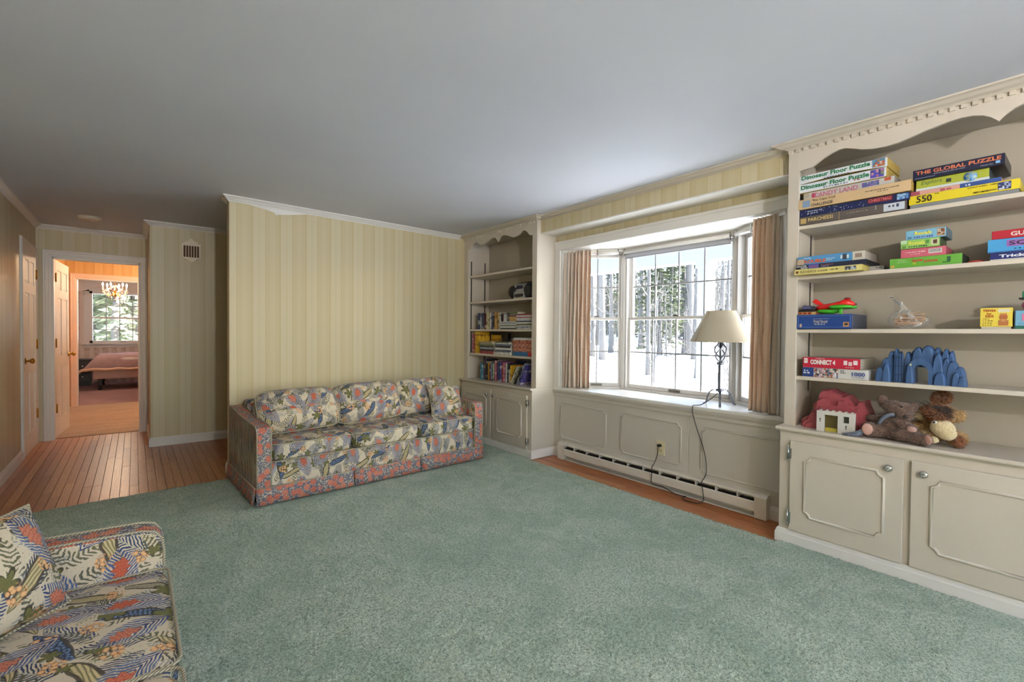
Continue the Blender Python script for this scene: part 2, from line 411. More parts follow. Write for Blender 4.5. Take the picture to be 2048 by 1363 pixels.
# --- printed floral upholstery, drawn with node arithmetic in the fabric's own UV metres
def floral(name, sx=1.0, sy=1.0, dark=0.0):
    g = G(name); uvx, uvy, _ = g.sep(g.coord('UV'))
    p0 = g.vec(uvx*sx, uvy*sy, 0.0)
    wob = g.noise(p0, 9.0, 2.0, color=True); wx, wy, _w = g.sep(wob)
    px, py = uvx*(sx*1.4)+(wx-0.5)*0.05, uvy*(sy*1.4)+(wy-0.5)*0.05
    p = g.vec(px, py, 0.0)
    cream, blue, navy, olive, coral, peach, ink = srgb(206, 192, 168), srgb(62, 82, 124), srgb(32, 44, 70), srgb(108, 106, 58), srgb(196, 96, 66), srgb(216, 160, 108), srgb(58, 48, 40)
    fine = g.noise(p, 210.0, 2.0)
    jit = (g.noise(p, 30.0, 2.0)-0.5)*9.0
    c = g.mixc(fine*0.25, cream, srgb(196, 186, 160))
    def cell(S, ox, oy, spread, base, rand=0.75):
        q = g.vec(px*S+ox, py*S+oy, 0.0)
        n = g.voro(q, 1.0, rand, dims='2D')
        cx, cy, _ = g.sep(X(g, n.outputs['Position'])); r1, r2, r3 = g.sep(X(g, n.outputs['Color']))
        lx, ly = px*S+ox-cx, py*S+oy-cy; th = (r1-0.5)*spread+base
        ct, st = g.cos(th), g.sin(th)
        return lx*ct+ly*st, ly*ct-lx*st, r2, r3
    def over(c, mask, colr): return g.mixc(mask, c, colr)
    def inside(e, soft=0.06): return 1.0-g.step(e, 1.0-soft, 1.0)       # e is 1 on the outline
    def line(e, w=0.10): return 1.0-g.step(g.abs(e-1.0), w*0.5, w)
    sq = lambda a: a*a
    # trailing sprigs of pale green
    a, b, r2, r3 = cell(9.0, 3.3, 8.1, 6.0, 1.0)
    e = g.abs(b+g.sin(a*9.0)*0.06)/g.mx(0.16*(1.0-sq(a/0.55)), 0.001)
    barb = g.step(g.sin((g.abs(b)*1.1-a)*44.0), -0.1, 0.35)
    c = over(c, inside(e)*barb*0.85, g.mixc(r2, srgb(150, 146, 100), srgb(128, 140, 150)))
    # blue feather fronds
    a, b, r2, r3 = cell(4.9, 0.4, 5.7, 1.9, 1.4)
    e = g.abs(b+sq(a)*0.25)/g.mx(0.24*(1.0-sq(a/0.56)), 0.001)
    barb = g.step(g.sin((g.abs(b)*1.2-a)*74.0+jit), -0.2, 0.3)
    stem = 1.0-g.step(g.abs(b+sq(a)*0.25), 0.008, 0.018)
    c = over(c, inside(e)*barb, g.mixc(r2, blue, navy))
    c = over(c, stem*inside(e)*0.8, srgb(178, 176, 150))
    # dark olive grasses between them
    a, b, r2, r3 = cell(6.1, 4.9, 0.8, 2.2, 1.7)
    e = g.abs(b-sq(a)*0.3)/g.mx(0.20*(1.0-sq(a/0.58)), 0.001)
    barb = g.step(g.sin((g.abs(b)*0.7-a)*48.0+jit), 0.0, 0.4)
    c = over(c, inside(e)*barb*0.9, g.mixc(r2, srgb(86, 86, 50), srgb(64, 70, 60)))
    # lance leaves, dotted navy or striped buff
    a, b, r2, r3 = cell(4.1, 7.7, 1.2, 1.6, 1.1)
    e = g.abs(b-sq(a)*0.18)/g.mx(0.105*(1.0-sq(a/0.6)), 0.001)
    dots = X(g, g.voro(g.vec(px, py*0.7, 0.0), 95.0, 0.5, dims='2D').outputs['Distance'])
    lance = g.mixc(g.step(dots, 0.28, 0.42), srgb(110, 138, 178), srgb(40, 52, 74))
    stripe = g.mixc(g.step(g.sin(b*120.0+a*20.0), 0.0, 0.5), srgb(196, 178, 134), srgb(128, 122, 84))
    c = over(c, inside(e), g.mixc(g.step(r2, 0.45, 0.5), stripe, lance))
    c = over(c, line(e, 0.30)*0.9, ink)
    # lobed olive leaves
    a, b, r2, r3 = cell(6.3, 2.1, 4.4, 6.28, 0.0)
    rad = g.sqrt(sq(a)+sq(b)); ang = g.m('ARCTAN2', b, a)
    e = rad/((0.36+g.abs(g.cos(ang*2.5))*0.64)*(0.15+r3*0.20))
    vein = g.step(g.sin(ang*15.0+rad*20.0), 0.4, 0.8)
    c = over(c, inside(e)*g.step(r2, 0.22, 0.25), g.mixc(vein*0.6, olive, srgb(92, 94, 50)))
    c = over(c, line(e, 0.14)*g.step(r2, 0.22, 0.25)*0.9, srgb(46, 42, 26))
    # peach berries
    a, b, r2, r3 = cell(4.6, 9.2, 6.6, 6.28, 0.0)
    clump = 1.0-g.step(g.sqrt(sq(a)+sq(b)), 0.15, 0.19)
    br = X(g, g.voro(g.vec(px, py, 0.0), 42.0, 0.6, dims='2D').outputs['Distance'])
    c = over(c, clump*(1.0-g.step(br, 0.40, 0.44)), g.mixc(g.step(br, 0.1, 0.4), srgb(230, 184, 134), peach))
    c = over(c, clump*(1.0-g.step(g.abs(br-0.43), 0.03, 0.07))*0.8, srgb(122, 76, 46))
    # plume flowers: coral head in a blue feathered sheath
    a, b, r2, r3 = cell(3.7, 1.7, 2.9, 1.8, 1.5, 0.55)
    e = g.abs(b)/g.mx(0.25*(1.0-sq((a-0.02)/0.50)), 0.001)
    barb = g.step(g.sin((g.abs(b)*1.3-a)*84.0+jit), -0.3, 0.2)
    c = over(c, inside(e)*0.55, cream)
    c = over(c, inside(e)*barb, g.mixc(g.step(g.abs(b), 0.02, 0.16), srgb(48, 66, 112), srgb(80, 100, 144)))
    head = sq((a-0.13)/(0.185+g.sin(b*52.0+jit*0.4)*0.03))+sq(b/(0.108+g.sin(a*58.0+jit*0.4)*0.028))
    pet = X(g, g.voro(g.vec(a*0.7, b*1.2, 0.0), 22.0, 0.4, 'DISTANCE_TO_EDGE', '2D').outputs['Distance'])
    c = over(c, inside(head, 0.1), g.mixc(g.step(pet, 0.02, 0.10), srgb(146, 64, 48), g.mixc(r3, coral, srgb(206, 126, 98))))
    c = over(c, line(head, 0.14)*0.5, srgb(110, 52, 44))
    # small ink flecks
    fl = g.noise(p, 120.0, 3.0, 0.7)
    c = over(c, g.step(fl, 0.60, 0.68)*0.75, ink)
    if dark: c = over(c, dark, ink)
    wv = g.noise(g.scale(g.coord('UV'), (1, 1, 1)), 900.0, 1.0)
    return g.bsdf(c, 0.8, g.bump(wv, 0.15, 0.001))
M['floral'] = floral('floral_upholstery', dark=0.10)
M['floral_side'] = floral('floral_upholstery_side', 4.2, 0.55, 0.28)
def border_fabric():
    g = G('floral_border'); u, v, _ = g.sep(g.coord('UV')); p = g.vec(u, v, 0.0)
    n = g.voro(p, 19.0, 0.8, dims='2D'); d = X(g, n.outputs['Distance']); r1, r2, r3 = g.sep(X(g, n.outputs['Color']))
    n2 = X(g, g.voro(p, 120.0, 0.6, dims='2D').outputs['Distance']); fl = g.noise(p, 60.0, 3.0, 0.7)
    base = g.mixc(g.step(fl, 0.46, 0.58), srgb(58, 72, 104), srgb(176, 164, 144))
    base = g.mixc(g.step(g.noise(p, 95.0, 2.0), 0.56, 0.62), base, srgb(84, 82, 56))
    dd = d+(g.noise(p, 80.0, 2.0)-0.5)*0.55
    c = g.mixc((1.0-g.step(dd, 0.38, 0.46))*g.step(r1, 0.2, 0.24), base, g.mixc(r2, srgb(170, 76, 54), srgb(186, 108, 82)))
    c = g.mixc((1.0-g.step(n2, 0.16, 0.24))*0.8, c, srgb(224, 208, 186))
    c = g.mixc((1.0-g.step(g.abs(dd-0.46), 0.02, 0.06))*0.6, c, srgb(70, 84, 118))
    return g.bsdf(c, 0.8, None)
M['border'] = border_fabric()
def piping_mat():
    g = G('twisted_piping'); x, y, z = g.sep(g.coord()); s = g.sin((x+y*0.9+z*1.1)*620.0)
    return g.bsdf(g.mixc(g.step(s, -0.2, 0.4), srgb(120, 114, 92), srgb(190, 182, 160)), 0.7)
M['piping'] = piping_mat()

def curtain_mat():
    g = G('peach_curtain_cloth'); co = g.coord(); x, y, z = g.sep(co)
    slub = g.noise(g.scale(co, (8, 8, 220.0)), 1.0, 3.0)
    c = g.ramp(slub, [(0.3, srgb(204, 186, 168)), (0.7, srgb(216, 200, 182))])
    n = g.node('ShaderNodeBsdfPrincipled'); g.put(n.inputs['Base Color'], c); n.inputs['Roughness'].default_value = 0.85
    t = g.node('ShaderNodeBsdfTranslucent'); t.inputs[0].default_value = srgb(236, 204, 178)
    mx = g.node('ShaderNodeMixShader'); mx.inputs[0].default_value = 0.20
    g.nt.links.new(n.outputs[0], mx.inputs[1]); g.nt.links.new(t.outputs[0], mx.inputs[2])
    o = g.node('ShaderNodeOutputMaterial'); g.nt.links.new(mx.outputs[0], o.inputs[0]); return g.mat
M['curtain'] = curtain_mat()
def glass_mat():
    g = G('window_glass'); co = g.coord()
    t = g.node('ShaderNodeBsdfTransparent'); t.inputs[0].default_value = (0.96, 0.98, 0.985, 1)
    gl = g.node('ShaderNodeBsdfGlossy'); gl.inputs['Roughness'].default_value = 0.02
    lw = X(g, g.node('ShaderNodeLayerWeight').outputs['Facing'])
    mx = g.node('ShaderNodeMixShader'); g.put(mx.inputs[0], g.m('POWER', lw, 4.0)*0.5+0.025)
    g.nt.links.new(t.outputs[0], mx.inputs[1]); g.nt.links.new(gl.outputs[0], mx.inputs[2])
    o = g.node('ShaderNodeOutputMaterial'); g.nt.links.new(mx.outputs[0], o.inputs[0]); return g.mat
M['glass'] = glass_mat()
def plastic_bag():
    g = G('clear_plastic_bag'); co = g.coord(); n = g.noise(co, 40.0, 3.0, dist=1.0)
    t = g.node('ShaderNodeBsdfTransparent'); t.inputs[0].default_value = (0.93, 0.93, 0.93, 1)
    gl = g.node('ShaderNodeBsdfPrincipled'); gl.inputs['Base Color'].default_value = srgb(214, 214, 214); gl.inputs['Roughness'].default_value = 0.15
    g.put(gl.inputs['Normal'], g.bump(n, 0.8, 0.01))
    mx = g.node('ShaderNodeMixShader'); g.put(mx.inputs[0], g.step(n, 0.45, 0.75)*0.45+0.08)
    g.nt.links.new(t.outputs[0], mx.inputs[1]); g.nt.links.new(gl.outputs[0], mx.inputs[2])
    o = g.node('ShaderNodeOutputMaterial'); g.nt.links.new(mx.outputs[0], o.inputs[0]); return g.mat
M['bag'] = plastic_bag()
def snow_mat():
    g = G('snow'); co = g.coord(); n = g.noise(co, 0.5, 4.0); n2 = g.noise(co, 3.0, 4.0)
    return g.bsdf(g.mixc(n2*0.4, srgb(246, 248, 252), srgb(232, 238, 248)), 0.7, g.bump(n+n2*0.3, 0.5, 0.25))
M['snow'] = snow_mat()
def bark_mat():
    g = G('grey_bark'); co = g.coord(); n = g.noise(g.scale(co, (6, 6, 1.2)), 2.0, 4.0, 0.7); r = g.rand()
    c = g.mixc(n, srgb(58, 54, 52), srgb(100, 96, 92)); c = g.mixc(r*0.35, c, srgb(122, 116, 110))
    return g.bsdf(c, 0.9, g.bump(n, 0.5, 0.02))
M['bark'] = bark_mat()
M['needle'] = plain('hemlock_needles', (62, 70, 40), 0.8, 0.35, 3.0)
M['pale_needle'] = plain('glare_paled_needles', (140, 146, 118), .8, .3, 3.0)  # needles paled to stand in for the overbright view, not frost
M['porch'] = plain('porch_shaded_white', (160, 168, 174), 0.5, 0.02)  # white paint greyed so its colour carries the porch's shade
# ================================================================== the setting
def sweep(path, prof, side=1):
    """profile (distance from wall, z) swept along a plan polyline with mitred corners; side=1: room is left of the direction of travel"""
    b = MB(); n = len(path); rows = []
    for i in range(n):
        p = Vector(path[i]); d0 = (p-Vector(path[i-1])).normalized() if i > 0 else None
        d1 = (Vector(path[i+1])-p).normalized() if i < n-1 else None
        nr = lambda d: Vector((-d.y, d.x))*side
        if d0 is None: m = nr(d1)
        elif d1 is None: m = nr(d0)
        else:
            m = (nr(d0)+nr(d1)); m = m/ max(m.length_squared/2.0, 0.2)
        rows.append([(p.x+m.x*d, p.y+m.y*d, z) for d, z in prof])
    k = len(prof); vs = [v for r in rows for v in r]; fs = []
    for i in range(n-1):
        for j in range(k):
            j2 = (j+1) % k; q = (i*k+j, i*k+j2, (i+1)*k+j2, (i+1)*k+j); fs.append(q if side < 0 else q[::-1])
    e0 = tuple(range(k)); e1 = tuple((n-1)*k+j for j in range(k))
    fs += [e0[::-1] if side < 0 else e0, e1 if side < 0 else e1[::-1]]
    return b.add(vs, fs)
CROWN = [(0, H-.046), (.006, H-.046), (.010, H-.038), (.018, H-.034), (.032, H-.020), (.042, H-.012), (.050, H-.010), (.050, H), (0, H)]
CROWN2 = [(0, H-.034), (.006, H-.034), (.012, H-.029), (.034, H-.023), (.052, H-.012), (.068, H-.008), (.068, H), (0, H)]
BASE = [(0, 0), (.015, 0), (.015, .066), (.011, .072), (.011, .080), (.004, .095), (0, .095)]

# --- floors
fl = struct('floor'); MB().box(-.94, 3.6, -2.7, 7.36, -.12, -.016).build('subfloor', M['subfloor'], fl)
def planks(x0, x1, y0, y1, seed):
    r = random.Random(seed); w = .0575; x = x0
    while x < x1-.005:
        y = y0-r.uniform(0, .9)
        while y < y1:
            L = r.uniform(.8, 2.0); a, b = max(y, y0), min(y+L, y1)
            if b-a > .04:
                dz = r.uniform(-.0007, .0)
                MB().box(-w/2+.0011, w/2-.0011, a, b-.0012, -.016, dz).build('plank', M['wood'], fl, bevel=.0008, seg=1).location = (min(x+w/2, x1), 0, 0)
            y += L
        x += w
planks(-.84, .93, 4.36, 7.36, 3)
planks(2.957, 3.36, 1.1, 3.52, 5)
S(MB().box(-1.2, 2.4, 7.36, 10.36, -.1, .006).build('floor_hall', M['beige_carpet']), 'worn beige carpet beyond the open door')
S(MB().box(-2.6, 2.6, 10.36, 14.6, -.1, .008).build('floor_bedroom', M['pink_carpet']), 'dusty pink bedroom carpet')

# --- green carpet: a real uneven pile surface
def carpet():
    def edge_y(x): return 4.457+(x+.64)*.0465 if x < .66 else 4.60+ (x-.64)*.045
    def inside(x, y):
        xm = np.where((y > 1.16) & (y < 3.47), 3.003+.004*np.sin(y*23)+.003*np.sin(y*61), 3.038)
        ym = np.where(x < .66, 4.457+(x+.64)*.0465+.003*np.sin(x*37), 4.62+(x-.64)*.045)
        return (x < xm) & (y < ym)
    st = .0085; xs = np.arange(-.835, 3.05, st); ys = np.arange(.3, 4.75, st)
    gx, gy = np.meshgrid(xs, ys); nx, ny = len(xs), len(ys)
    z = .013+rng.normal(0, .0021, gx.shape)+.0015*np.sin(gx*9+gy*4)*np.sin(gy*7)
    ok = inside(gx, gy)
    zz = np.where(ok, z, .001)
    jx, jy = gx+rng.uniform(-.003, .003, gx.shape), gy+rng.uniform(-.003, .003, gx.shape)
    i = np.arange(nx-1)[None, :]+nx*np.arange(ny-1)[:, None]
    okq = ok[:-1, :-1] | ok[1:, 1:] | ok[1:, :-1] | ok[:-1, 1:]
    q = np.stack([i, i+1, i+1+nx, i+nx], -1)[okq]
    used = np.unique(q); remap = -np.ones(nx*ny, int); remap[used] = np.arange(len(used))
    v = np.stack([jx.ravel(), jy.ravel(), zz.ravel()], 1)[used]; f = remap[q]
    k = len(v); extra = np.array([[-.835, -2.6, .012], [3.05, -2.6, .012], [3.05, .31, .012], [-.835, .31, .012]])
    v = np.vstack([v, extra]); f = np.vstack([f, [[k, k+1, k+2, k+3]]])
    me = bpy.data.meshes.new('carpet'); me.vertices.add(len(v)); me.vertices.foreach_set('co', v.ravel())
    me.loops.add(f.size); me.loops.foreach_set('vertex_index', f.ravel().astype(np.int32))
    me.polygons.add(len(f)); me.polygons.foreach_set('loop_start', np.arange(0, f.size, 4, dtype=np.int32))
    me.polygons.foreach_set('use_smooth', np.ones(len(f), bool)); me.update(calc_edges=True); me.validate()
    me.materials.append(M['carpet']); o = bpy.data.objects.new('carpet', me); col.objects.link(o)
    return tag(o, 'green plush carpet covering most of the room floor', 'carpet', kind='stuff')
carpet()

# --- walls and ceiling
S(MB().box(-.96, 3.60, -2.75, 7.42, H, H+.1).build('ceiling', M['ceiling']))
S(MB().box(-2.7, 2.7, 7.42, 14.7, H+.02, H+.12).build('ceiling_bedroom', M['ceiling']))
wl = MB(); wl.box(-.96, -.84, -2.75, 6.435, 0, H); wl.box(-.96, -.84, 7.185, 7.42, 0, H); wl.box(-.96, -.84, 6.435, 7.185, 2.055, H)
S(wl.build('wall_left', M['wallpaper']))
we = MB(); we.box(-.84, -.715, 7.30, 7.42, 0, H); we.box(.055, .13, 7.30, 7.42, 0, H); we.box(-.715, .055, 7.30, 7.42, 2.055, H)
S(we.build('wall_hall_end', M['wallpaper']))
S(MB().box(.13, 3.60, 6.285, 7.42, 0, H).build('wall_hall_side', M['wallpaper']))
P0, P1 = (.635, 4.655), (3.47, 4.785)
wpt = S(MB().prism([P0, P1, (P1[0], P1[1]+.12), (P0[0], P0[1]+.12)], 0, H, 'z').build('wall_partition', M['wallpaper']))
fy = lambda x: P0[1]+(x-P0[0])*(P1[1]-P0[1])/(P1[0]-P0[0])
flv = []
for x_, z_, d_ in ((.80, 2.350, .003), (.90, 2.336, .006), (.985, 2.318, .012), (1.0, 2.296, .016), (1.03, 2.304, .014), (1.10, 2.316, .010), (1.20, 2.336, .006), (1.27, 2.350, .003)): flv += [(x_, fy(x_)-.002, 2.358), (x_, fy(x_)-d_, z_)]
MB().add(flv, [(2*i, 2*i+1, 2*i+3, 2*i+2) for i in range(7)], True).build('peeling_paper', M['crown'], wpt)
S(MB().box(3.47, 3.60, 4.78, 6.285, 0, H).build('wall_passage', M['wallpaper']))
wr = MB()
for x0, x1, z0, z1 in ((-.96, -.3, 0, H), (3.1, 3.6, 0, H), (-.3, 3.1, 0, .40), (-.3, 3.1, 2.15, H)): wr.box(x0, x1, -2.75, -2.6, z0, z1)
S(wr.build('wall_rear', M['wallpaper']))
ww = MB(); ww.box(3.36, 3.47, 3.376, 3.455, .66, 2.085); ww.box(3.36, 3.47, 1.175, 1.27, .66, 2.085); ww.box(3.36, 3.47, 1.175, 3.455, 2.085, H)
S(MB().box(3.445, 3.56, 3.455, 4.79, 0, H).build('wall_window_left', M['wallpaper'])); S(MB().box(3.445, 3.56, -.62, 1.175, 0, H).build('wall_window_right', M['wallpaper'])); S(MB().box(3.36, 3.56, -2.75, -.62, 0, H).build('wall_window_near', M['wallpaper']))
wall_w = S(ww.build('wall_window', M['wallpaper']))
sof = MB(); sof.box(3.15, 3.36, 1.175, 3.455, 2.246, H)
S(sof.build('wall_soffit', M['wallpaper']))
S(MB().box(3.144, 3.36, 1.175, 3.455, 2.234, 2.246).build('trim_soffit_edge', M['trim'], bevel=.002))
# rooms beyond the open door
g_h = wallpaper('hall_wallpaper', srgb(196, 150, 92), srgb(206, 164, 110), srgb(176, 128, 74))
def bed_paper():
    g = G('bedroom_wallpaper'); x, y, z = g.sep(g.coord()); co = g.coord()
    f = g.frac((x+y)/.16); rib = g.step(g.abs(f-.5), .18, .22)
    sp = g.step(g.noise(co, 26.0, 3.0), .52, .60)
    c = g.mixc(rib, srgb(214, 200, 188), srgb(204, 184, 172)); c = g.mixc(sp*rib*.7, c, srgb(178, 140, 128))
    return g.bsdf(c, .6)
M['bedpaper'] = bed_paper()
w2 = MB(); w2.box(-1.2, -.725, 10.27, 10.38, 0, H+.02); w2.box(.06, 2.4, 10.27, 10.38, 0, H+.02); w2.box(-.725, .06, 10.27, 10.38, 2.07, H+.02)
S(w2.build('wall_inner_hall', g_h))
S(MB().box(-.98, -.86, 7.42, 10.27, 0, H+.02).build('wall_inner_left', g_h)); S(MB().box(2.3, 2.4, 7.42, 10.27, 0, H+.02).build('wall_inner_right', g_h))
wb = MB(); wb.box(-2.6, -.80, 14.45, 14.6, 0, H+.02); wb.box(.50, 2.6, 14.45, 14.6, 0, H+.02); wb.box(-.80, .50, 14.45, 14.6, 0, .93); wb.box(-.80, .50, 14.45, 14.6, 2.12, H+.02)
S(wb.build('wall_bedroom', M['bedpaper']))
S(MB().box(-2.6, -2.5, 10.38, 14.45, 0, H+.02).build('wall_bedroom_left', M['bedpaper'])); S(MB().box(2.5, 2.6, 10.38, 14.45, 0, H+.02).build('wall_bedroom_right', M['bedpaper']))
wbf = MB(); wbf.box(-2.5, -.725, 10.38, 10.40, 0, H+.02); wbf.box(.06, 2.5, 10.38, 10.40, 0, H+.02)
S(wbf.build('wall_bedroom_front', M['bedpaper']))

# --- crown, baseboards
S(sweep([(-.84, -2.6), (-.84, 7.30), (.13, 7.30), (.13, 6.285), (3.47, 6.285)], CROWN, -1).build('trim_crown_hall', M['crown']))
S(sweep([(3.02, 4.7645), P0, (P0[0], 4.775)], CROWN, 1).build('trim_crown_partition', M['crown']))
S(sweep([(XU-.01, 4.765), (XU-.01, 3.455), (3.15, 3.455), (3.15, 1.175), (XU-.01, 1.175), (XU-.01, -.60)], CROWN2, -1).build('trim_crown_window', M['cab']))
S(sweep([(-.84, -2.6), (-.84, 6.36)], BASE, -1).build('baseboard_left', M['trim']))
S(sweep([(.13, 7.30), (.13, 6.285), (3.47, 6.285)], BASE, -1).build('baseboard_hall', M['trim']))
S(sweep([(3.0, 4.764), P0, (P0[0], 4.775), (3.4, 4.90)], BASE, 1).build('baseboard_partition', M['trim']))
S(sweep([(XW, 3.455), (XW, 1.175)], BASE, -1).build('baseboard_window', M['trim']))

# --- door casings (three-step moulding boards)
CAS = [(0, 0), (.010, 0), (.013, .010), (.013, .022), (.016, .026), (.016, .050), (.020, .056), (.020, .070), (.012, .076), (0, .076)]   # (proud, across)
def casing(name, plane, axis, a0, a1, ztop, sgn, mat):
    """boards round an opening a0..a1; axis: direction of the wall in plan; sgn: which way the boards stand proud"""
    b = MB()
    def put(pts3): return pts3
    # path goes up one side, across the head, down the other; profile 'across' points away from the opening
    path = [(a0, 0.0), (a0, ztop), (a1, ztop), (a1, 0.0)]; rows = []
    for i, (a, z) in enumerate(path):
        da = -1 if i < 2 else 1; dz = 1 if i in (1, 2) else 0
        row = []
        for pr, ac in CAS:
            aa, zz = a+da*ac, z+dz*ac; pl = plane+sgn*pr
            row.append((pl, aa, zz) if axis == 'y' else (aa, pl, zz))
        rows.append(row)
    k = len(CAS); vs = [v for r in rows for v in r]; fs = []
    for i in range(3):
        for j in range(k):
            j2 = (j+1) % k; fs.append((i*k+j, i*k+j2, (i+1)*k+j2, (i+1)*k+j))
    fs += [tuple(range(k)), tuple(3*k+j for j in range(k))]
    b.add(vs, fs); o = b.build(name, mat)
    bm = bmesh.new(); bm.from_mesh(o.data); bmesh.ops.recalc_face_normals(bm, faces=bm.faces); bm.to_mesh(o.data); bm.free()
    return S(o)
casing('trim_door_hall', 7.30, 'x', -.715, .055, 2.055, -1, M['trim'])
casing('trim_door_closet', -.84, 'y', 6.435, 7.185, 2.055, 1, M['trim'])
casing('trim_door_bedroom', 10.27, 'x', -.725, .06, 2.07, -1, plain('pink_trim', (222, 190, 168), .4, .02))
jb = MB(); jb.box(-.717, -.700, 7.30, 7.43, 0, 2.055); jb.box(.040, .057, 7.30, 7.43, 0, 2.055); jb.box(-.715, .055, 7.30, 7.43, 2.038, 2.057)
S(jb.build('trim_door_jamb', M['trim']))
jb = MB(); jb.box(-.727, -.712, 10.27, 10.40, 0, 2.07); jb.box(.047, .062, 10.27, 10.40, 0, 2.07); jb.box(-.725, .06, 10.27, 10.40, 2.055, 2.072)
S(jb.build('trim_bedroom_jamb', M['trim']))

def panel_door(name, w, h, loc, rotz, label, hinge_side, knob_z=.93, knob_both=True):
    """six-panel door; local: x 0..w from the hinge, y thickness 0..0.035, z up"""
    d = struct(name, loc, True, rotz, label)
    t = .035; b = MB(); sw = .105; rails = [0, .20, .80, .93, 1.60, 1.70, h-.11, h]
    rows = [(.20, .80), (.93, 1.60), (1.70, h-.11)]; mid = w/2
    for x0, x1 in ((0, sw), (mid-.05, mid+.05), (w-sw, w)): b.box(x0, x1, 0, t, 0, h)
    for z0, z1 in ((0, .20), (.80, .93), (1.60, 1.70), (h-.11, h)):
        b.box(sw, mid-.05, 0, t, z0, z1); b.box(mid+.05, w-sw, 0, t, z0, z1)
    b.build('frame', M['trim'], d)
    for z0, z1 in rows:
        for x0, x1 in ((sw, mid-.05), (mid+.05, w-sw)):
            p = MB(); e = .028
            for y0, y1, s in ((.010, .004, -1), (t-.010, t-.004, 1)):
                vs = [(x0, y0, z0), (x1, y0, z0), (x1, y0, z1), (x0, y0, z1), (x0+e, y1, z0+e), (x1-e, y1, z0+e), (x1-e, y1, z1-e), (x0+e, y1, z1-e)]
                fs = [(0, 1, 5, 4), (1, 2, 6, 5), (2, 3, 7, 6), (3, 0, 4, 7), (4, 5, 6, 7)]
                p.add(vs, fs if s < 0 else [f[::-1] for f in fs])
            p.build('panel', M['trim'], d)
    for z in (.33, 1.08, 1.83):
        hb = MB(); hb.box(-.004, .030, -.002, .001, z-.05, z+.05) if hinge_side < 0 else hb.box(-.004, .030, t-.001, t+.002, z-.05, z+.05)
        yy = -.006 if hinge_side < 0 else t+.006
        hb.lathe([(.007, -.052), (.007, .052)], 10, (-.005, yy, z)); hb.box(-.0035, -.001, .002, t-.002, z-.05, z+.05)
        hb.build('hinge', M['brass'], d)
    for s in ((-1, 1) if knob_both else (-1,)):
        k = MB(); y0 = 0 if s < 0 else t
        k.lathe([(.0, 0), (.031, s*.001), (.031, s*.006), (.012, s*.010), (.010, s*.030), (.020, s*.036), (.028, s*.048), (.027, s*.060), (.014, s*.068), (0, s*.068)] if s > 0 else [(0, -.068), (.014, -.068), (.027, -.060), (.028, -.048), (.020, -.036), (.010, -.030), (.012, -.010), (.031, -.006), (.031, -.001), (0, 0)], 16, (w-.065, y0, knob_z), 'y')
        k.build('knob', M['brass'], d)
    return d
# closet door in the left wall: hinged at the far end, closed
panel_door('door_1', .742, 2.045, (-.862, 7.18, .005), -PI/2, 'closed six-panel white door in the left hall wall', 1)
# open door swung into the inner hall
panel_door('door_2', .745, 2.03, (-.699, 7.432, .008), math.radians(86), 'open six-panel white door with brass hinges and knob', -1)

# --- wainscot under the window
for y0, y1 in ((1.954, 3.455), (1.175, 1.952)):
    MB().box(XW-.004, 3.47, y0, y1, 0, .672).build('panel', M['wains'], wall_w, bevel=.0015, seg=1)
def frame_path(y0, y1, z0, z1, r, x, n=5):
    """closed moulding path with scooped corners (y0<y1)"""
    pts = []
    for cy, cz, a0 in ((y0, z0, 90), (y1, z0, 180), (y1, z1, 270), (y0, z1, 360)):
        for i in range(n+1):
            a = math.radians(a0-90*i/n); pts.append((x, cy+r*math.cos(a), cz+r*math.sin(a)))
    return pts
for y0, y1 in ((2.775, 3.368), (2.018, 2.607), (1.262, 1.85)):
    MB().tube(frame_path(y0, y1, .20, .545, .03, XW-.005), .008, 6, closed=True).build('panel_moulding', M['wains'], wall_w)
ap = [(0, .615), (.010, .615), (.012, .625), (.012, .640), (.020, .655), (.024, .668), (.024, .676), (0, .676)]
sweep([(XW-.004, 3.455), (XW-.004, 1.175)], ap, -1).build('apron_moulding', M['wains'], wall_w)

# --- bay: seat, soffit, casing, windows
BL, BC1, BC2, BR = (3.375, 3.372), (3.772, 2.908), (3.772, 1.805), (3.375, 1.274)
seat = [(3.328, 1.177), (3.328, 3.453), (3.36, 3.453), (3.36, 3.376), (3.40, 3.376), (3.86, 2.94), (3.86, 1.78), (3.40, 1.27), (3.36, 1.27), (3.36, 1.177)]
S(MB().prism(seat, .676, .702, 'z').build('window_seat', M['trim'], bevel=.006), 'white painted window seat board of the bay')
bay = [(3.40, 3.40), (3.92, 2.96), (3.92, 1.76), (3.40, 1.25)]
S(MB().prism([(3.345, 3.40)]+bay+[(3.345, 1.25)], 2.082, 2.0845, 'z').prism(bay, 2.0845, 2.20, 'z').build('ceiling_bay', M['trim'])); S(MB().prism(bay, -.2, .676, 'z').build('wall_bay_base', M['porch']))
cs = MB(); cs.box(3.338, 3.36, 1.193, 3.453, 2.085, 2.172); cs.box(3.338, 3.36, 3.376, 3.453, .702, 2.085); cs.box(3.338, 3.36, 1.193, 1.27, .702, 2.085)
cs.box(3.332, 3.36, 1.193, 3.455, 2.148, 2.172); cs.box(3.36, 3.41, 3.366, 3.378, .702, 2.085); cs.box(3.36, 3.41, 1.268, 1.280, .702, 2.085)
S(cs.build('trim_window_casing', M['trim'], bevel=.003))

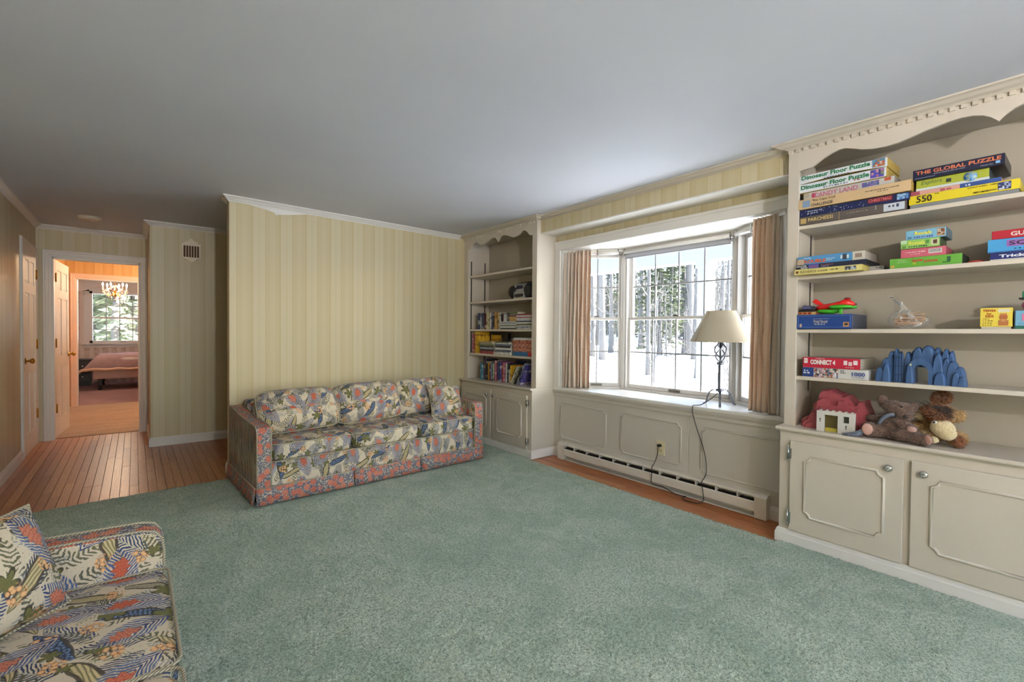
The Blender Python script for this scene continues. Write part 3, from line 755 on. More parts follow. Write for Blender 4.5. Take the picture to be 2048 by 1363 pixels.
def bay_window(name, A, B, gl0, gl1, ncol, label):
    """double-hung window along A->B (left to right seen from inside); glass from gl0 to gl1"""
    A, B = Vector(A), Vector(B); d = B-A; w = d.length; root = struct(name, (A.x, A.y, 0), True, math.atan2(d.y, d.x), label)
    fr = MB()
    fr.box(0, gl0-.035, -.01, .10, .702, 2.085); fr.box(gl1+.035, w, -.01, .10, .702, 2.085); fr.box(gl0-.035, gl1+.035, -.01, .10, 2.040, 2.085); fr.box(gl0-.035, gl1+.035, -.01, .10, .702, .722)
    fr.build('frame', M['vinyl'], root, bevel=.003)
    st = MB()
    for x in (gl0-.035, gl1+.027): st.box(x, x+.008, -.016, .012, .72, 2.04)
    st.build('stop', M['vinyl'], root)
    for nm, z0, z1, t0, rail_b, rail_t in (('upper_sash', 1.385, 2.040, .045, .025, .030), ('lower_sash', .722, 1.412, .012, .038, .026)):
        sb = MB(); s0, s1 = gl0-.032, gl1+.032
        sb.box(s0, gl0, t0, t0+.030, z0, z1); sb.box(gl1, s1, t0, t0+.030, z0, z1); sb.box(gl0, gl1, t0, t0+.030, z0, z0+rail_b); sb.box(gl0, gl1, t0, t0+.030, z1-rail_t, z1)
        sash = sb.build(nm, M['vinyl'], root, bevel=.003)
        za, zb = z0+rail_b, z1-rail_t; zm = (za+zb)/2
        for i in range(1, ncol):
            x = gl0+(gl1-gl0)*i/ncol; MB().box(x-.006, x+.006, t0+.010, t0+.020, za, zb).build('muntin', M['muntin'], sash)
        MB().box(gl0, gl1, t0+.0105, t0+.0195, zm-.006, zm+.006).build('muntin', M['muntin'], sash)
        for i in range(ncol):
            x0, x1 = gl0+(gl1-gl0)*i/ncol, gl0+(gl1-gl0)*(i+1)/ncol
            for a, b in ((za, zm), (zm, zb)): MB().box(x0, x1, t0+.013, t0+.017, a, b).build('pane', M['glass'], sash)
    c = (gl0+gl1)/2
    lk = MB(); lk.box(c-.03, c+.03, .014, .040, 1.412, 1.418); lk.tube([(c-.028, .026, 1.424), (c+.012, .020, 1.424)], .005, 8); lk.lathe([(.012, 1.412), (.012, 1.424), (0, 1.426)], 12, (c+.012, .026, 0)); lk.build('sash_lock', M['pewter'], root)
    hd = MB(); hd.box(c-.055, c+.055, .002, .012, .730, .748); hd.box(c-.050, c+.050, -.008, .004, .744, .750); hd.build('sash_lift', M['pewter'], root)
    return root
M['muntin'] = plain('muntin_grey', (150, 150, 152), .4, .02); M['pewter'] = plain('pewter_hardware', (112, 108, 100), .4, .1, Metallic=.5)
bay_window('window_1', BC1, BC2, .068, 1.050, 4, 'large middle double-hung window of the bay')
Lw = (Vector(BC1)-Vector(BL)).length; Rw = (Vector(BR)-Vector(BC2)).length
bay_window('window_2', BL, BC1, Lw-.47, Lw-.055, 2, 'narrow angled bay window beside the left curtain')
bay_window('window_3', BC2, BR, .085, .50, 2, 'narrow angled bay window behind the lamp and right curtain')
mu = MB()
for c, a in ((BC1, 70), (BC2, -70)):
    mu.lathe([(.030, .702), (.030, 2.085)], 8, (c[0]-.004, c[1], 0)); mu.lathe([(.075, .702), (.075, 2.085)], 6, (c[0]+.075, c[1]+(.02 if a > 0 else -.02), 0), smooth=False)
S(mu.build('trim_bay_mullion', M['vinyl']))
S(sweep([BL, (BC1[0]-.015, BC1[1]), (BC2[0]-.015, BC2[1]), BR], [(0, 2.055), (.018, 2.055), (.024, 2.065), (.024, 2.085), (0, 2.085)], -1).build('trim_bay_head', M['trim']))

# unseen rear window, added wide to bring in fill daylight from behind
rw = struct('window_4', (0, 0, 0), label='unseen rear window added for daylight fill')
b = MB()
for x0, x1, z0, z1 in ((-.3, -.23, .40, 2.15), (3.03, 3.1, .40, 2.15), (-.23, 3.03, .40, .47), (-.23, 3.03, 2.08, 2.15), (1.37, 1.43, .47, 2.08)): b.box(x0, x1, -2.74, -2.60, z0, z1)
b.build('frame', M['vinyl'], rw)
for x0, x1 in ((-.23, 1.37), (1.43, 3.03)): MB().box(x0, x1, -2.69, -2.685, .47, 2.08).build('pane', M['glass'], rw)
# bedroom window
bw = struct('window_5', (0, 0, 0), label='double-hung bedroom window with white grilles')
b = MB(); x0, x1 = -.80, .50
b.box(x0, x0+.05, 14.42, 14.6, .93, 2.12); b.box(x1-.05, x1, 14.42, 14.6, .93, 2.12); b.box(x0, x1, 14.42, 14.6, 2.07, 2.12); b.box(x0, x1, 14.42, 14.6, .93, .985); b.box(x0, x1, 14.50, 14.54, 1.50, 1.54)
b.box(x0-.10, x0, 14.43, 14.46, .90, 2.2); b.box(x1, x1+.10, 14.43, 14.46, .90, 2.2); b.box(x0-.10, x1+.10, 14.43, 14.46, 2.12, 2.2); b.box(x0-.14, x1+.14, 14.38, 14.46, .90, .93); b.box(x0-.11, x1+.11, 14.43, 14.46, .83, .90)
b.build('frame', M['trim'], bw)
for r_, (za, zb) in enumerate(((.985, 1.50), (1.54, 2.07))):
    zm = (za+zb)/2; n = 5
    for i in range(1, n): x = x0+.05+(x1-x0-.1)*i/n; MB().box(x-.008, x+.008, 14.51, 14.53, za, zb).build('muntin', M['muntin'], bw)
    MB().box(x0+.05, x1-.05, 14.512, 14.528, zm-.008, zm+.008).build('muntin', M['muntin'], bw)
    for i in range(n):
        xa, xb = x0+.05+(x1-x0-.1)*i/n, x0+.05+(x1-x0-.1)*(i+1)/n
        for a, c in ((za, zm), (zm, zb)): MB().box(xa, xb, 14.518, 14.522, a, c).build('pane', M['glass'], bw)
MB().box(-.26, -.16, 14.405, 14.42, .95, .965).build('sash_lift', M['pewter'], bw)
# ================================================================== built-ins
def cabinet(y0, y1, doors, label, hinge_left_first, sidepanel_at):
    """base cabinet from y0 to y1 with doors given as (ya, yb, knob_y, hinge_y)"""
    c = thing('base_cabinet', label, 'cabinet', ((XL+XB)/2, (y0+y1)/2, 0))
    b = MB(); b.box(XL, XB, y0, y1, .006, .682); b.build('carcass', M['cab'], c, bevel=.002)
    pl = [(0, .004), (.016, .004), (.016, .062), (.011, .068), (.011, .076), (.004, .088), (0, .088)]
    path = [(XL, y1), (XL, y0)]
    if sidepanel_at == 'y0': path += [(XL+.30, y0)]
    if sidepanel_at == 'y1': path = [(XL+.30, y1)]+path
    sweep(path, pl, -1).build('plinth', M['trim'], c)
    for ya, yb, ky, hy in doors:
        d = MB().box(XL-.020, XL-.001, ya, yb, .092, .626).build('door', M['cab'], c, bevel=.0035)
        MB().tube(frame_path(min(ya, yb)+.079, max(ya, yb)-.079, .192, .545, .030, XL-.0205), .0075, 6, closed=True).build('moulding', M['cab'], d)
        k = MB().lathe([(0, -.026), (.010, -.026), (.017, -.020), (.018, -.014), (.010, -.008), (.007, -.004), (.012, 0), (0, 0)], 14, (XL-.020, ky, .571), 'x')
        for i in range(8):
            a = 2*PI*i/8; k.blob((XL-.044, ky+.009*math.cos(a), .571+.009*math.sin(a)), (.003, .004, .004), 2.0, 3)
        k.build('knob', M['chrome'], d)
        s = 1 if hy > (ya+yb)/2 else -1
        for z in (.168, .550):
            h = MB(); h.box(XL-.024, XL-.019, hy, hy-s*.012, z-.030, z+.030); h.lathe([(.0045, -.036), (.0045, .036)], 8, (XL-.022, hy+s*.005, z))
            h.box(XL-.006, XL+.001, hy+s*.001, hy+s*.012, z-.030, z+.030)
            for q in (-1, 1): h.blob((XL-.022, hy+s*.005, z+q*.040), (.005, .005, .007), 2.0, 3)
            h.build('hinge', M['chrome'], d)
    return c
dl = lambda a, b, ky, hy: (a, b, ky, hy)
cabinet(-.60, 1.175, [dl(.584, 1.112, .643, 1.115), dl(.027, .555, .504, .024), dl(-.53, -.002, -.06, -.533)], 'cream base cabinet under the game shelves, beside the right curtain', True, 'y1')
cabinet(3.455, 4.73, [dl(4.118, 4.70, 4.180, 4.702), dl(3.514, 4.090, 4.056, 3.511)], 'cream base cabinet under the bookshelves, beside the sofa', True, 'y0')
for y0, y1, lb in ((-.60, 1.190, 'cream counter top carrying the toy fort and stuffed animals'), (3.440, 4.742, 'cream counter top below the leaning picture books')):
    nose = [(3.020, .684), (3.016, .690), (3.016, .697), (3.022, .703), (XB, .703), (XB, .683), (3.020, .683)]
    single(MB().prism(nose, y0, y1, 'y').build('counter_top', M['cab'], bevel=.002), lb, 'counter')

def scallop(y_from, y_to, table):
    """lower edge of the valance, (fraction, z) table from y_from to y_to"""
    return [(y_from+(y_to-y_from)*t, z) for t, z in table]
HALF = [(0, 2.232), (.03, 2.234), (.075, 2.236), (.105, 2.252), (.15, 2.276), (.20, 2.293), (.245, 2.301), (.28, 2.300), (.32, 2.288), (.37, 2.270), (.43, 2.258), (.50, 2.254), (.56, 2.259), (.62, 2.270), (.68, 2.283), (.74, 2.293), (.80, 2.301), (.85, 2.303), (.90, 2.299), (.94, 2.288), (.975, 2.268), (1.0, 2.246)]
def bookcase(y0, y1, si0, si1, shelves, label, cats, track_at):
    """upper bookcase; si0/si1 are the inner edges of the stiles"""
    c = thing('bookcase', label, 'bookcase', ((XU+XB)/2, (y0+y1)/2, .703))
    z0 = .703
    MB().box(XU, XU+.020, y0, si0, z0, H-.03).build('stile', M['cab'], c, bevel=.002); MB().box(XU, XU+.020, si1, y1, z0, H-.03).build('stile', M['cab'], c, bevel=.002)
    MB().box(XU+.020, XB, y0, si0-.018, z0, H-.002).build('side_panel', M['cab'], c); MB().box(XU+.020, XB, si1+.018, y1, z0, H-.002).build('side_panel', M['cab'], c)
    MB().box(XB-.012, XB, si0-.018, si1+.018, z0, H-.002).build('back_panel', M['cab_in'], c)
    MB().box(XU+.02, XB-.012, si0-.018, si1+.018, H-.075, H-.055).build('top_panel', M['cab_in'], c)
    ym = (si0+si1)/2
    edge = scallop(si1, ym, HALF)+scallop(si0, ym, HALF)[::-1][1:]
    poly = [(si1+.001, H-.03)]+edge+[(si0-.001, H-.03)]
    v = MB().prism(poly, XU, XU+.018, 'x').build('valance', M['cab'], c)
    bm = bmesh.new(); bm.from_mesh(v.data); bmesh.ops.triangulate(bm, faces=[f for f in bm.faces if len(f.verts) > 4]); bm.to_mesh(v.data); bm.free()
    MB().box(XU-.010, XU, y0, y1, 2.363, H-.004).build('frieze', M['cab'], c)
    n = int((y1-y0)/.040); first = None
    for i in range(n):
        y = y1-.012-i*.040
        if first is None: first = MB().box(XU-.010, XU, -.010, .010, 2.345, 2.3635).build('dentil', M['cab'], c); first.location = (0, y-ORG[c.name][1]+ORG[c.name][1], 0)
        else: copy_part(first, c, (0, y, 0))
    for z in shelves:
        MB().box(XU+.016, XB-.012, si0-.016, si1+.016, z-.022, z).build('shelf', M['cab'], c, bevel=.002)
    for y, s in ((si0-.018, 1), (si1+.018, -1)):
        for x in (XU+.055, XB-.075):
            t = MB(); t.box(x-.007, x+.007, y-.001, y+s*.003, .98 if x < 3.2 else .90, 2.10)
            for i in range(46): zz = .99+i*.0245; t.box(x-.003, x+.003, y+s*.003, y+s*.0042, zz, zz+.009)
            t.build('shelf_track', M['steel'], c)
    return c
bookcase(-.60, 1.175, -.541, 1.115, (1.906, 1.606, 1.288, 1.005), 'tall cream built-in bookcase holding board games and toys', None, None)
bookcase(3.455, 4.765, 3.526, 4.677, (1.920, 1.610, 1.288, 1.008), 'tall cream built-in bookcase holding books and a radio', None, None)

# ================================================================== heater, outlet, cords
ht = thing('baseboard_heater', 'long white baseboard heater below the window panels', 'heater', (3.325, 2.34, 0))
y0, y1 = 1.345, 3.335
hb = MB(); hb.box(3.348, 3.356, y0+.02, y1-.02, .012, .165); hb.prism([(3.356, .168), (3.356, .160), (3.308, .156), (3.300, .146), (3.295, .146), (3.302, .163)], y0+.02, y1-.02, 'y'); hb.build('back_plate', M['heater'], ht)
MB().prism([(3.290, .046), (3.296, .042), (3.297, .100), (3.304, .108), (3.300, .112), (3.291, .104)], y0+.075, y1-.075, 'y').build('front_cover', M['heater'], ht)
MB().box(3.292, 3.345, y0+.03, y1-.03, .004, .012).build('bottom_rail', M['heater'], ht)
for a, b in ((y0, y0+.080), (y1-.080, y1)): MB().prism([(3.288, .002), (3.356, .002), (3.356, .168), (3.312, .166), (3.288, .148)], a, b, 'y').build('end_cap', M['heater'], ht, bevel=.002)
fn = MB()
for i in range(150):
    y = y0+.09+i*(y1-y0-.18)/149; fn.box(3.306, 3.346, y-.0006, y+.0006, .050, .120)
fn.build('fins', M['dark'], ht)['kind'] = 'stuff'
MB().tube([(3.326, y0+.03, .085), (3.326, y1-.03, .085)], .011, 10).build('pipe', M['dark'], ht)
for i in range(11):
    y = y0+.20+i*(y1-y0-.34)/10.5; MB().box(3.294, 3.346, y-.002, y+.002, .104, .156).build('bracket', M['heater'], ht)
ol = thing('wall_outlet', 'ivory duplex outlet on the white panel above the heater', 'outlet', (3.353, 2.198, .319))
MB().box(3.349, 3.356, 2.160, 2.236, .262, .376).build('cover_plate', M['ivory'], ol, bevel=.002)
for z in (.297, .341):
    r = MB().prism([(2.198+.017*math.cos(a)*(1.0), z+.0165*math.sin(a)) for a in [2*PI*i/16 for i in range(16)]], 3.3475, 3.350, 'x').build('receptacle', paint((196, 184, 150)), ol)
    for dy in (-.006, .006): MB().box(3.3468, 3.3477, 2.198+dy-.0012, 2.198+dy+.0012, z-.004, z+.005).build('slot', M['black'], r)
MB().lathe([(.003, -.0015), (.003, 0)], 8, (3.349, 2.198, .319), 'x').build('screw', M['chrome'], ol)

# ================================================================== table lamp
LX, LY, LZ = 3.530, 1.800, .703
lamp = thing('table_lamp', 'wrought iron table lamp with a cream empire shade on the window seat', 'lamp', (LX, LY, LZ))
iron = plain('wrought_iron', (104, 106, 114), .42, .15, 30.0, .2, 90.0, Metallic=.6)
for k, a in enumerate((68, 188, 308)):
    a = math.radians(a+20); dx, dy = math.cos(a), math.sin(a)
    pts = [(LX+dx*r, LY+dy*r, LZ+z) for r, z in ((.012, .118), (.03, .122), (.06, .116), (.085, .094), (.100, .060), (.108, .025), (.116, .006), (.126, .004), (.132, .006))]
    f = MB(); w = .009
    vs = []; perp = Vector((-dy, dx, 0))
    for i, p in enumerate(pts):
        p = Vector(p); t = (Vector(pts[min(i+1, 8)])-Vector(pts[max(i-1, 0)])).normalized(); nrm = t.cross(perp)
        for s1, s2 in ((-1, -1), (1, -1), (1, 1), (-1, 1)): vs.append(p+perp*w*s1+nrm*.003*s2)
    fs = [(i*4+j, i*4+(j+1) % 4, (i+1)*4+(j+1) % 4, (i+1)*4+j) for i in range(8) for j in range(4)]+[(3, 2, 1, 0), (32, 33, 34, 35)]
    f.add(vs, fs); f.build('foot', iron, lamp)
st = MB()
st.prism([(LX+.015*math.cos(a), LY+.015*math.sin(a)) for a in [2*PI*i/4+.6 for i in range(4)]], LZ+.10, LZ+.335, 'z'); st.lathe([(.009, .33), (.009, .50)], 10, (LX, LY, LZ))
st.build('stem', iron, lamp)
for z in (.118, .325):
    kn = MB().blob((LX, LY, LZ+z), (.020, .020, .014), 2.0, 6)
    for s in (-1, 1):
        kn.tube([(LX+.6*s*.020+ .006*math.cos(t), LY-s*.020*.8, LZ+z+.010*math.sin(t)) for t in [2*PI*i/10 for i in range(10)]], .003, 6, closed=True)
    kn.build('collar', iron, lamp)
for k in range(4):
    pts = []
    for i in range(17):
        t = i/16; r = .040*math.sin(PI*t)**.8+.004; a = math.radians(k*90+t*180); pts.append((LX+r*math.cos(a), LY+r*math.sin(a), LZ+.335+t*.160))
    MB().tube(pts, .0050, 8).build('cage_bar', iron, lamp)
def shade_mat():
    g = G('linen_lampshade'); co = g.coord(); n = g.noise(g.scale(co, (90, 90, 300)), 1.0, 2.0)
    p = g.node('ShaderNodeBsdfPrincipled'); g.put(p.inputs['Base Color'], g.mixc(n, srgb(196, 186, 166), srgb(206, 198, 180))); p.inputs['Roughness'].default_value = .8
    t = g.node('ShaderNodeBsdfTranslucent'); t.inputs[0].default_value = srgb(240, 228, 204)
    mx = g.node('ShaderNodeMixShader'); mx.inputs[0].default_value = .25
    g.nt.links.new(p.outputs[0], mx.inputs[1]); g.nt.links.new(t.outputs[0], mx.inputs[2])
    o = g.node('ShaderNodeOutputMaterial'); g.nt.links.new(mx.outputs[0], o.inputs[0]); return g.mat
sh = MB().lathe([(.222, .490), (.2225, .494), (.106, .726), (.105, .730), (.103, .730), (.104, .726), (.2195, .494), (.2195, .490), (.222, .490)], 48, (LX, LY, LZ)).build('lamp_shade', shade_mat(), lamp)
for r, z in ((.2222, .494), (.1055, .727)): MB().tube([(LX+r*math.cos(t), LY+r*math.sin(t), LZ+z) for t in [2*PI*i/40 for i in range(40)]], .003, 6, closed=True).build('rim', paint((196, 184, 158), .7), sh)
a = math.radians(155); MB().tube([(LX+.224*math.cos(a), LY+.224*math.sin(a), LZ+.494), (LX+.108*math.cos(a), LY+.108*math.sin(a), LZ+.727)], .007, 6, squash=.35).build('seam_trim', paint((168, 152, 122), .7), sh)
fi = MB().lathe([(.004, .70), (.004, .735), (.009, .738), (.006, .746), (0, .750)], 10, (LX, LY, LZ))
for a in (0, 2.1, 4.2): fi.tube([(LX, LY, LZ+.728), (LX+.105*math.cos(a), LY+.105*math.sin(a), LZ+.726)], .0015, 6)
fi.build('finial', iron, lamp)
hp = MB()
for s in (-1, 1): hp.tube([(LX+s*.012, LY, LZ+.50), (LX+s*.045, LY, LZ+.56), (LX+s*.050, LY, LZ+.63), (LX+s*.030, LY, LZ+.69), (LX, LY, LZ+.702)], .0018, 6)
hp.build('harp', M['brass'], lamp); MB().lathe([(.012, .50), (.014, .52), (.014, .56), (0, .56)], 12, (LX, LY, LZ)).lathe([(.006, .56), (.026, .60), (.030, .63), (.020, .66), (0, .668)], 14, (LX, LY, LZ)).build('bulb_socket', paint((236, 232, 220), .2), lamp)
# cord: from the lamp over the seat edge, down the panel, along the floor and up to the outlet
cpts = [(LX-.008, LY+.01, LZ+.095), (3.47, 1.84, LZ+.05), (3.42, 1.885, LZ+.006), (3.36, 1.90, LZ+.004), (3.330, 1.905, LZ+.004), (3.319, 1.904, .69), (3.318, 1.90, .64), (3.325, 1.865, .52), (3.335, 1.83, .42), (3.335, 1.80, .31), (3.325, 1.79, .22), (3.312, 1.797, .180), (3.284, 1.802, .150), (3.280, 1.790, .09), (3.270, 1.778, .03), (3.235, 1.79, .008), (3.21, 1.85, .006), (3.215, 1.91, .007), (3.25, 1.93, .010), (3.265, 1.915, .016), (3.268, 1.95, .010), (3.272, 2.02, .010), (3.280, 2.08, .022), (3.284, 2.14, .03), (3.283, 2.20, .028), (3.283, 2.235, .036), (3.282, 2.235, .08), (3.283, 2.232, .125), (3.290, 2.238, .160), (3.318, 2.240, .178), (3.335, 2.225, .235), (3.332, 2.212, .29), (3.325, 2.206, .325), (3.336, 2.200, .340)]
def smooth_path(p, n=5):
    p = [Vector(q) for q in p]; out = []
    for i in range(len(p)-1):
        a, b, c, d = p[max(i-1, 0)], p[i], p[i+1], p[min(i+2, len(p)-1)]
        for k in range(n):
            t = k/n; out.append(.5*((2*b)+(c-a)*t+(2*a-5*b+4*c-d)*t*t+(3*b-a-3*c+d)*t**3))
    return out+[p[-1]]
cord = MB().tube(smooth_path(cpts), .0032, 6).build('cord', M['rubber'], lamp)
MB().box(3.318, 3.3475, 2.186, 2.212, .331, .351).build('plug', M['black'], lamp, bevel=.003)

# ================================================================== roller shades and curtains
def roller(A, B, drop, label, x_in=.045):
    A, B = Vector(A), Vector(B); d = (B-A).normalized(); nrm = Vector((d.y, -d.x))    # towards the room
    if nrm.x > 0: nrm = -nrm
    A2, B2 = A+nrm*x_in+d*.03, B+nrm*x_in-d*.03; z = 2.046
    t = thing('roller_shade', label, 'shade', ((A2.x+B2.x)/2, (A2.y+B2.y)/2, z-.03-drop))
    MB().tube([(A2.x, A2.y, z), (B2.x, B2.y, z)], .019, 14).build('roller', paint((222, 220, 216), .5), t)
    if drop:
        o = nrm*-.017; q = [(A2.x+o.x, A2.y+o.y), (B2.x+o.x, B2.y+o.y), (B2.x+o.x+nrm.x*.0012, B2.y+o.y+nrm.y*.0012), (A2.x+o.x+nrm.x*.0012, A2.y+o.y+nrm.y*.0012)]
        MB().prism(q, z-drop-.02, z, 'z').build('fabric', paint((176, 178, 188), .7), t)
        MB().prism([(p[0]+nrm.x*.003*(1 if i > 1 else -1), p[1]+nrm.y*.003*(1 if i > 1 else -1)) for i, p in enumerate(q)], z-drop-.028, z-drop-.018, 'z').build('hem_bar', paint((150, 152, 162), .5), t)
    for p in (A2, B2): MB().box(p.x-.012, p.x+.012, p.y-.004, p.y+.004, z-.03, z+.035).build('bracket', M['chrome'], t)
    return t
roller((3.772, 2.905), (3.772, 1.808), .036, 'grey roller shade barely lowered over the middle bay window')
roller((3.585, 3.13), (3.755, 2.93), 0.0, 'rolled-up white shade over the angled window by the left curtain', .03)
roller((3.755, 1.785), (3.59, 1.565), 0.0, 'rolled-up white shade over the angled window by the right curtain', .03)
S(sweep([(3.385, 3.34), (3.725, 2.93), (3.725, 1.785), (3.385, 1.31)], [(0, 2.076), (.012, 2.076), (.012, 2.085), (0, 2.085)], -1).build('trim_curtain_track', M['trim']))

def curtain(pts, z0, z1, folds, amp, label, seed, hem_out=.0):
    """pleated cloth along a plan polyline"""
    r = random.Random(seed); n, m = 220, 44
    P = [Vector(p) for p in pts]; L = [0]
    for i in range(len(P)-1): L.append(L[-1]+(P[i+1]-P[i]).length)
    def at(t):
        s = t*L[-1]; i = max(k for k in range(len(P)-1) if L[k] <= s+1e-9); u = (s-L[i])/(L[i+1]-L[i]); d = (P[i+1]-P[i]).normalized()
        return P[i].lerp(P[i+1], u), d, Vector((-d.y, d.x))
    cuts = sorted([0, 1]+[(i+r.uniform(-.28, .28))/folds for i in range(1, folds)]); ph = []
    for j in range(n):
        t = j/(n-1); k = max(i for i in range(folds) if cuts[i] <= t+1e-9); ph.append(k+(t-cuts[k])/(cuts[k+1]-cuts[k]))
    A = [r.uniform(.6, 1.25) for _ in range(folds+1)]; sh = [r.uniform(-.5, .5) for _ in range(folds+1)]; kink = [r.uniform(.35, .75) for _ in range(folds+1)]
    vs = []
    for i in range(m):
        v = i/(m-1); z = z1+(z0-z1)*v
        for j in range(n):
            t = j/(n-1); p, d, nn = at(t); f = ph[j]; k = int(f) if f < folds else folds-1; w = f-k
            pinch = .55+.45*min(1, v/.12) if v < .12 else 1.0
            wave = (1-abs(2*w-1))*2-1; wave = math.copysign(abs(wave)**.6, wave)
            lean = sh[k]*(1-w)+sh[k+1]*w
            kk = math.exp(-((v-kink[k])/.10)**2)*.022*(1 if k % 2 else -1)
            off = amp*A[k]*pinch*wave*(1+.25*v)
            q = p+nn*off+d*(lean*.020*math.sin(v*4+k)+kk*(1-abs(2*w-1)))
            vs.append((q.x, q.y, z))
    fs = [(i*n+j, i*n+j+1, (i+1)*n+j+1, (i+1)*n+j) for i in range(m-1) for j in range(n-1)]
    t = thing('curtain', label, 'curtain', (sum(p.x for p in P)/len(P), sum(p.y for p in P)/len(P), z0))
    o = MB().add(vs, fs, True).build('cloth', M['curtain'], t); so = o.modifiers.new('solid', 'SOLIDIFY'); so.thickness = .0022
    for k in range(folds):
        hb = MB(); tt = (cuts[k]+cuts[k+1])/2; p, d, nn = at(tt); hb.tube([(p.x, p.y, z1-.05), (p.x, p.y, z1+.008), (p.x+d.x*.008, p.y+d.y*.008, z1+.008)], .0015, 6)
        hb.build('hook', M['chrome'], t)
    return t
curtain([(3.395, 3.350), (3.45, 3.235), (3.525, 3.125)], .708, 2.074, 7, .030, 'pinch-pleated peach curtain hanging at the left end of the bay', 4)
curtain([(3.445, 1.525), (3.425, 1.42), (3.400, 1.310)], .708, 2.074, 6, .024, 'pinch-pleated peach curtain hanging at the right end beside the game shelves', 9)
